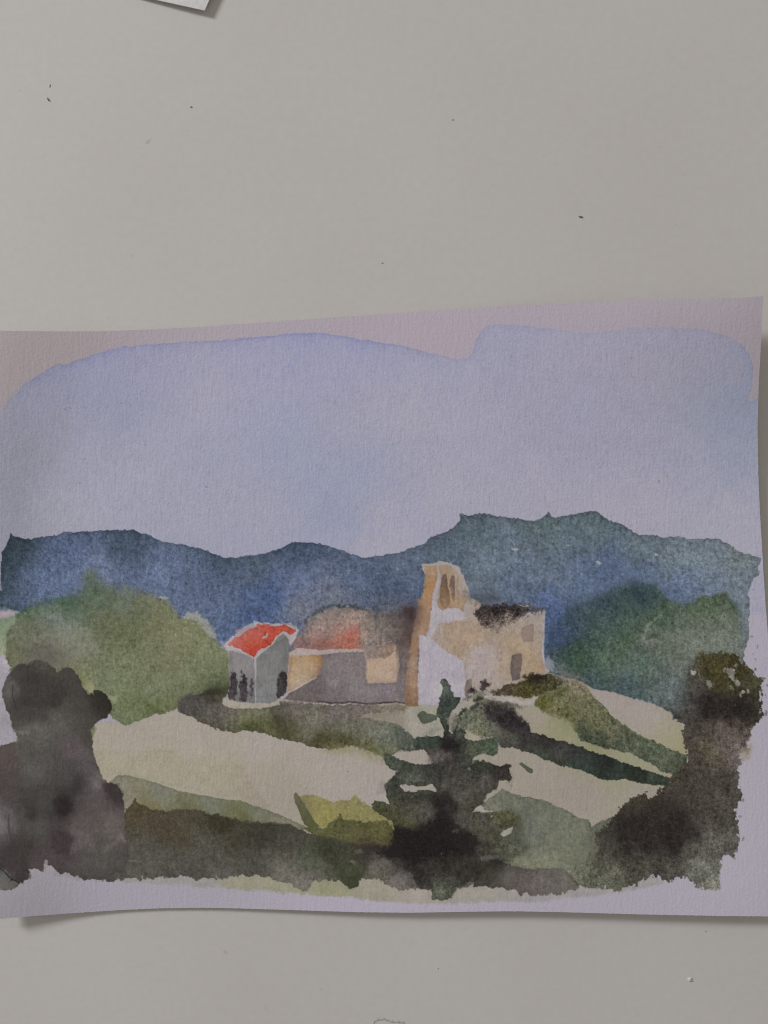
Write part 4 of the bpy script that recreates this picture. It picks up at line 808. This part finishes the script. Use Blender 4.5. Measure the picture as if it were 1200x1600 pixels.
# ---- how the sheet lies: lifted corners and edges, in metres
def gauss(cx_, cy_, sx_, sy_):
    return np.exp(-((X - cx_) / sx_) ** 2 - ((Y - cy_) / sy_) ** 2)
H = (0.00045
     + 0.0085 * gauss(1215, 440, 330, 190)
     + 0.0008 * gauss(1230, 800, 130, 520)
     + 0.0030 * gauss(1240, 1480, 520, 190)
     + 0.0013 * gauss(640, 1470, 260, 120)
     + 0.0042 * gauss(-50, 1470, 140, 150)
     + 0.0026 * gauss(-40, 760, 90, 260)
     + 0.0028 * gauss(40, 470, 220, 130)
     + 0.0005 * (fbm(420, 31, 2) + 0.6) * np.clip((Y - 480) / 200, 0, 1) * np.clip((1440 - Y) / 150, 0, 1))
H = np.maximum(H, 0.0004)
THICK = 0.00032
# where the sheet rises it draws in towards its middle
PX = (X - CX) * U * (1 - H / CAM_H); PY = (CY - Y) * U * (1 - H / CAM_H)
# slightly fuzzy cut edge
PY[0, :] += 0.00005 * rngE.standard_normal(NX); PY[-1, :] += 0.00004 * rngE.standard_normal(NX)
PX[:, -1] += 0.00004 * rngE.standard_normal(NY)

GAIN = 1.98
alb = lin(col) * GAIN
alb = np.clip(alb, 0.012, 0.86)

def paint_material(name, bump, rough):
    m, nt, b = new_mat(name)
    at = nd(nt, 'ShaderNodeAttribute'); at.attribute_name = 'pigment'
    tc = nd(nt, 'ShaderNodeTexCoord')
    mp = nd(nt, 'ShaderNodeMapping'); mp.inputs['Scale'].default_value = (1, 0.22, 1)
    nt.links.new(tc.outputs['Object'], mp.inputs['Vector'])
    lay = nd(nt, 'ShaderNodeTexNoise'); lay.inputs['Scale'].default_value = 1050; lay.inputs['Detail'].default_value = 2
    nt.links.new(mp.outputs[0], lay.inputs['Vector'])
    tooth = nd(nt, 'ShaderNodeTexNoise'); tooth.inputs['Scale'].default_value = 1300; tooth.inputs['Detail'].default_value = 3
    nt.links.new(tc.outputs['Object'], tooth.inputs['Vector'])
    add = nd(nt, 'ShaderNodeMath', operation='ADD')
    nt.links.new(lay.outputs['Fac'], add.inputs[0]); nt.links.new(tooth.outputs['Fac'], add.inputs[1])
    bp = nd(nt, 'ShaderNodeBump'); bp.inputs['Strength'].default_value = bump; bp.inputs['Distance'].default_value = 0.00012
    nt.links.new(add.outputs[0], bp.inputs['Height']); nt.links.new(bp.outputs[0], b.inputs['Normal'])
    # pigment grains caught in the tooth of the sheet; the strength comes with each wash
    gn = nd(nt, 'ShaderNodeTexNoise'); gn.inputs['Scale'].default_value = 2500; gn.inputs['Detail'].default_value = 2.5
    nt.links.new(tc.outputs['Object'], gn.inputs['Vector'])
    sb = nd(nt, 'ShaderNodeMath', operation='SUBTRACT'); sb.inputs[1].default_value = 0.5
    nt.links.new(gn.outputs['Fac'], sb.inputs[0])
    ml = nd(nt, 'ShaderNodeMath', operation='MULTIPLY'); nt.links.new(sb.outputs[0], ml.inputs[0]); nt.links.new(at.outputs['Alpha'], ml.inputs[1])
    ma = nd(nt, 'ShaderNodeMath', operation='MULTIPLY_ADD'); nt.links.new(ml.outputs[0], ma.inputs[0]); ma.inputs[1].default_value = 17.0; ma.inputs[2].default_value = 1.0
    mxm = nd(nt, 'ShaderNodeMath', operation='MAXIMUM'); nt.links.new(ma.outputs[0], mxm.inputs[0]); mxm.inputs[1].default_value = 0.25
    vm = nd(nt, 'ShaderNodeVectorMath', operation='SCALE'); nt.links.new(at.outputs['Color'], vm.inputs[0]); nt.links.new(mxm.outputs[0], vm.inputs['Scale'])
    nt.links.new(vm.outputs[0], b.inputs['Base Color'])
    b.inputs['Roughness'].default_value = rough
    b.inputs['Specular IOR Level'].default_value = 0.12
    return m
M_paper = paint_material("rough_watercolour_paper", 0.62, 0.9)
M_paint = paint_material("dried_watercolour", 0.70, 0.85)

root = bpy.data.objects.new("watercolour_painting", None)
C.objects.link(root)
root.location = (0, -0.03, 0)
root.empty_display_size = 0.02
tag(root, "unframed watercolour landscape sheet with a church, red-roofed barn and dark conifer", "painting")

def grid_mesh(name, faces_ij, extra_edge=False):
    """top-surface quads given as arrays of (row, col)"""
    r, c = faces_ij
    q = np.stack([r * NX + c, (r + 1) * NX + c, (r + 1) * NX + c + 1, r * NX + c + 1], 1)
    ids, inv = np.unique(q.ravel(), return_inverse=True)
    co = np.stack([PX.ravel()[ids], PY.ravel()[ids] + 0.03, H.ravel()[ids] + THICK], 1)
    cc = np.hstack([alb.reshape(-1, 3), GRN.reshape(-1, 1)])[ids]
    f = inv.reshape(-1, 4)
    if extra_edge:
        # rim and underside
        st = 12
        rr = np.unique(np.append(np.arange(0, NY, st), NY - 1)); cl = np.unique(np.append(np.arange(0, NX, st), NX - 1))
        base = len(co)
        RR, CC = np.meshgrid(rr, cl, indexing='ij')
        bco = np.stack([PX[RR, CC].ravel(), PY[RR, CC].ravel() + 0.03, H[RR, CC].ravel()], 1)
        bcc = np.zeros((len(bco), 4)) + np.array([0.70, 0.66, 0.70, 0.01])
        n1, n2 = len(rr), len(cl)
        I, J = np.meshgrid(np.arange(n1 - 1), np.arange(n2 - 1), indexing='ij'); I = I.ravel(); J = J.ravel()
        bf = base + np.stack([I * n2 + J, I * n2 + J + 1, (I + 1) * n2 + J + 1, (I + 1) * n2 + J], 1)
        co = np.vstack([co, bco]); cc = np.vstack([cc, bcc]); f = np.vstack([f, bf])
        loop = [(0, j) for j in range(NX)] + [(i, NX - 1) for i in range(1, NY)] + [(NY - 1, j) for j in range(NX - 2, -1, -1)] + [(i, 0) for i in range(NY - 2, 0, -1)]
        li = np.array([a for a, _ in loop]); lj = np.array([b for _, b in loop]); n = len(li)
        base = len(co)
        up = np.stack([PX[li, lj], PY[li, lj] + 0.03, H[li, lj] + THICK], 1); dn = up.copy(); dn[:, 2] -= THICK
        co = np.vstack([co, up, dn]); rim = np.zeros((2 * n, 4)) + np.array([0.76, 0.72, 0.74, 0.01]); cc = np.vstack([cc, rim])
        k = np.arange(n); k1 = (k + 1) % n
        f = np.vstack([f, np.stack([base + k, base + k1, base + n + k1, base + n + k], 1)])
    me = bpy.data.meshes.new(name)
    me.vertices.add(len(co)); me.vertices.foreach_set('co', co.astype(np.float32).ravel())
    me.loops.add(f.size); me.loops.foreach_set('vertex_index', f.astype(np.int32).ravel())
    me.polygons.add(len(f)); me.polygons.foreach_set('loop_start', np.arange(0, f.size, 4, dtype=np.int32))
    me.polygons.foreach_set('loop_total', np.full(len(f), 4, np.int32))
    at = me.attributes.new('pigment', 'FLOAT_COLOR', 'POINT')
    at.data.foreach_set('color', cc.astype(np.float32).ravel())
    me.update(calc_edges=True)
    me.validate()
    return me

frid = rid[:-1, :-1]
PART = {   # region: (object name, label, parent region)
    'painted_sky': ('painted_sky', 'pale blue-grey sky wash with a darker drying edge', None),
    'painted_mountains': ('painted_mountains', 'granulated slate-blue mountain range', None),
    'painted_hillside': ('painted_hillside', 'blue-green wooded hillside right of the church', None),
    'painted_bush': ('painted_bush', 'rounded olive-green bush left of the barn', None),
    'painted_field': ('painted_field', 'pale straw-coloured field', None),
    'painted_barn': ('painted_barn', 'small grey barn', None),
    'painted_barn_roof': ('painted_roof', 'bright red barn roof', 'painted_barn'),
    'painted_barn_opening': ('painted_opening', 'black arched barn opening', 'painted_barn'),
    'painted_farmhouse': ('painted_farmhouse', 'grey and ochre farmhouse walls', None),
    'painted_farmhouse_roof': ('painted_roof', 'pinkish brown farmhouse roof', 'painted_farmhouse'),
    'painted_church': ('painted_church', 'cream and ochre church with bell tower', None),
    'painted_belfry_opening': ('painted_belfry_opening', 'brown belfry opening', 'painted_church'),
    'painted_church_window': ('painted_window', 'faint brown nave window', 'painted_church'),
    'painted_church_door': ('painted_door', 'grey-brown church doors', 'painted_church'),
    'painted_church_roof': ('painted_roof', 'dark scrubbed nave roof', 'painted_church'),
    'painted_verge': ('painted_verge', 'mottled brown-green verge below the buildings', None),
    'painted_hedge': ('painted_hedge', 'dark green hedge strokes', None),
    'painted_bank': ('painted_bank', 'olive grassy bank', None),
    'painted_leaf': ('painted_leaf', 'small green leaf strokes', None),
    'painted_slope': ('painted_slope', 'grey-green slopes', None),
    'painted_shrub': ('painted_shrub', 'yellow-green low shrub', None),
    'painted_foreground': ('painted_foreground', 'dark brown foreground band', None),
    'painted_dark_bush': ('painted_dark_bush', 'large dark grey-brown bush at the left edge', None),
    'painted_dark_bush_right': ('painted_dark_bush', 'large dark brown bush at the right edge', None),
    'painted_conifer': ('painted_conifer', 'dark green-black conifer', None),
}
made = {}
rr, cc_ = np.where(frid == 0)
po = link("paper", grid_mesh("paper", (rr, cc_), True), root, M_paper)
po['label'] = "bare lavender-white paper margin"
VARIANT = {'painted_leaf#2': 'tall green blade stroke beside the yellow shrub', 'painted_leaf': 'small green leaf stroke right of the conifer',
           'painted_hedge#2': 'long dark green hedge line running down to the right', 'painted_hedge': 'short dark olive hedge below the nave',
           'painted_shrub#2': 'olive low shrub', 'painted_slope#2': 'thin grey-green slope on the left', 'painted_slope': 'broad grey-green slope right of the conifer',
           'painted_church_door#2': 'small faint side door', 'painted_church_door': 'grey-brown church door',
           'painted_verge#2': 'speckled grey-green ground beside the conifer top', 'painted_foreground#2': 'mauve-grey foreground strip on the right'}
names = sorted(ORDER[1:], key=lambda k: PART[k.split('#')[0]][2] is not None)
for k in names:
    nm, lab, par = PART[k.split('#')[0]]
    rr, cc_ = np.where(frid == REG[k])
    if len(rr) < 12: continue
    o = link(nm, grid_mesh(nm, (rr, cc_)), made[par] if par else root, M_paint)
    o['label'] = VARIANT.get(k, lab)
    made[k] = o

# ------------------------------------------------------------------ second sheet, peeping in at the top
def plain_mat(name, c, rough=0.85, scale=900, amt=0.06):
    m, nt, b = new_mat(name)
    tc = nd(nt, 'ShaderNodeTexCoord'); n = nd(nt, 'ShaderNodeTexNoise'); n.inputs['Scale'].default_value = scale; n.inputs['Detail'].default_value = 3
    nt.links.new(tc.outputs['Object'], n.inputs['Vector'])
    r = nd(nt, 'ShaderNodeValToRGB')
    r.color_ramp.elements[0].position = 0.3; r.color_ramp.elements[0].color = tuple(v * (1 - amt) for v in c) + (1,)
    r.color_ramp.elements[1].position = 0.7; r.color_ramp.elements[1].color = tuple(min(1, v * (1 + amt)) for v in c) + (1,)
    nt.links.new(n.outputs['Fac'], r.inputs['Fac']); nt.links.new(r.outputs[0], b.inputs['Base Color'])
    b.inputs['Roughness'].default_value = rough; b.inputs['Specular IOR Level'].default_value = 0.15
    bp = nd(nt, 'ShaderNodeBump'); bp.inputs['Strength'].default_value = 0.2; bp.inputs['Distance'].default_value = 0.0001
    nt.links.new(n.outputs['Fac'], bp.inputs['Height']); nt.links.new(bp.outputs[0], b.inputs['Normal'])
    return m

def second_sheet():
    # corner at (320, 17); edges run up-right and left-up
    c0 = np.array([320.0, 17.0])
    e1 = np.array([-80.0, -17.5]); e1 /= np.linalg.norm(e1)      # lower edge going left
    e2 = np.array([9.5, -22.0]); e2 /= np.linalg.norm(e2)        # right edge going up
    n1, n2 = 40, 30; L1, L2 = 700.0, 520.0
    bm = bmesh.new(); top = {}; bot = {}
    for i in range(n1 + 1):
        for j in range(n2 + 1):
            a = i / n1; b = j / n2
            p = c0 + e1 * L1 * a + e2 * L2 * b
            h = 0.0011 * math.exp(-(a * L1 / 120) ** 2) + 0.0003 * (0.5 + 0.5 * math.sin(4 * b)) * math.exp(-(a * 6) ** 2) + 0.0001
            k = 1 - h / CAM_H
            w = W(p[0], p[1])
            top[i, j] = bm.verts.new((w[0] * k, w[1] * k, h + 0.0003)); bot[i, j] = bm.verts.new((w[0] * k, w[1] * k, h))
    for i in range(n1):
        for j in range(n2):
            bm.faces.new((top[i, j], top[i, j + 1], top[i + 1, j + 1], top[i + 1, j]))
            bm.faces.new((bot[i, j], bot[i + 1, j], bot[i + 1, j + 1], bot[i, j + 1]))
    for i in range(n1):
        for j in (0, n2):
            bm.faces.new((top[i, j], top[i + 1, j], bot[i + 1, j], bot[i, j]))
    for j in range(n2):
        for i in (0, n1):
            bm.faces.new((top[i, j], top[i, j + 1], bot[i, j + 1], bot[i, j]))
    bmesh.ops.recalc_face_normals(bm, faces=bm.faces)
    me = bpy.data.meshes.new("paper_sheet"); bm.to_mesh(me); bm.free()
    o = link("paper_sheet", me, None, plain_mat("smooth_white_paper", (0.90, 0.86, 0.88)))
    tag(o, "corner of a blank white sheet at the top edge", "paper")
second_sheet()

# ------------------------------------------------------------------ crumbs and specks on the table
def crumb(name, x, y, rx, ry, hz, ang, c, label, cat, seed, group=None):
    rr = random.Random(seed)
    bm = bmesh.new(); bmesh.ops.create_icosphere(bm, subdivisions=2, radius=1.0)
    a = math.radians(ang)
    for v in bm.verts:
        k = rr.uniform(0.7, 1.2)
        px, py, pz = v.co.x * rx * k, v.co.y * ry * k, v.co.z * hz * k
        bend = 0.25 * ry * (px / rx) ** 2
        py += bend
        v.co = ((px * math.cos(a) - py * math.sin(a)) * U, (px * math.sin(a) + py * math.cos(a)) * U, (pz + hz * 0.6) * U)
        if v.co.z < 0: v.co.z = 0.00001
    me = bpy.data.meshes.new(name); bm.to_mesh(me); bm.free()
    o = link(name, me, None, plain_mat("crumb_" + str(seed), c, 0.8, 3000, 0.2))
    o.location = W(x, y, 0)
    tag(o, label, cat, group)
dark = (0.24, 0.225, 0.215); mid = (0.56, 0.54, 0.515)
G = "crumbs and specks on the tabletop"
crumb("dirt_speck", 907, 339, 3.4, 1.6, 1.0, -12, dark, "largest dark speck on the table, right of centre above the painting", "speck", 1, G)
crumb("dirt_speck", 75.5, 155.5, 3.2, 1.2, 1.0, -62, dark, "thin dark speck on the table at upper left", "speck", 2, G)
crumb("dirt_speck", 78, 134, 2.6, 0.7, 0.6, 75, mid, "faint grey hair-like speck just above the thin dark speck at upper left", "speck", 3, G)
crumb("dirt_speck", 298, 167, 1.8, 1.5, 0.8, 0, mid, "round grey speck on the table below the blank white sheet", "speck", 4, G)
crumb("dirt_speck", 707, 187, 2.0, 0.9, 0.6, 10, mid, "small grey speck on the table near the middle of its upper half", "speck", 6, G)
crumb("dirt_speck", 597, 411, 1.6, 1.2, 0.6, 0, mid, "small grey speck on the table just above the painting's top edge", "speck", 7, G)
crumb("paper_crumb", 1077, 1530, 3.6, 2.8, 1.6, 20, (0.78, 0.77, 0.75), "white crumb on the table at lower right below the painting", "crumb", 8, G)
crumb("dirt_speck", 1102, 1455, 1.3, 1.1, 0.6, 0, mid, "tiny grey speck under the painting's lower edge at right", "speck", 9, G)
crumb("dirt_speck", 684, 1513, 1.3, 1.0, 0.5, 0, mid, "tiny grey speck on the table below the painting, near the middle", "speck", 10, G)

def smear():
    # a dried splash whose upper rim just enters the picture at the bottom
    rr = random.Random(44)
    bm = bmesh.new(); n = 72; vin, vout, vtop = [], [], []
    for i in range(n):
        t = 2 * math.pi * i / n
        k = 1 + 0.10 * math.sin(3 * t + 1) + 0.06 * math.sin(7 * t) + rr.uniform(-0.05, 0.05)
        wdt = 1.6 + 1.4 * max(0, math.sin(2.5 * t + 0.6)) + rr.uniform(0, 0.8)
        R1, R2 = 36 * k, 26 * k
        for lst, off, z in ((vin, -wdt, 0.05), (vtop, 0, 0.45), (vout, wdt, 0.05)):
            lst.append(bm.verts.new(((R1 + off) * math.cos(t) * U, (R2 + off) * math.sin(t) * U, z * U)))
    for i in range(n):
        j = (i + 1) % n
        bm.faces.new((vin[i], vtop[i], vtop[j], vin[j])); bm.faces.new((vtop[i], vout[i], vout[j], vtop[j]))
    bmesh.ops.recalc_face_normals(bm, faces=bm.faces)
    me = bpy.data.meshes.new("dried_splash"); bm.to_mesh(me); bm.free()
    o = link("dried_splash", me, None, plain_mat("dried_dirty_water", (0.58, 0.555, 0.51), 0.6, 1500, 0.30))
    o.location = W(610, 1619, 0.00002)
    tag(o, "grey-brown dried splash ring at the bottom edge of the picture", "stain")
smear()
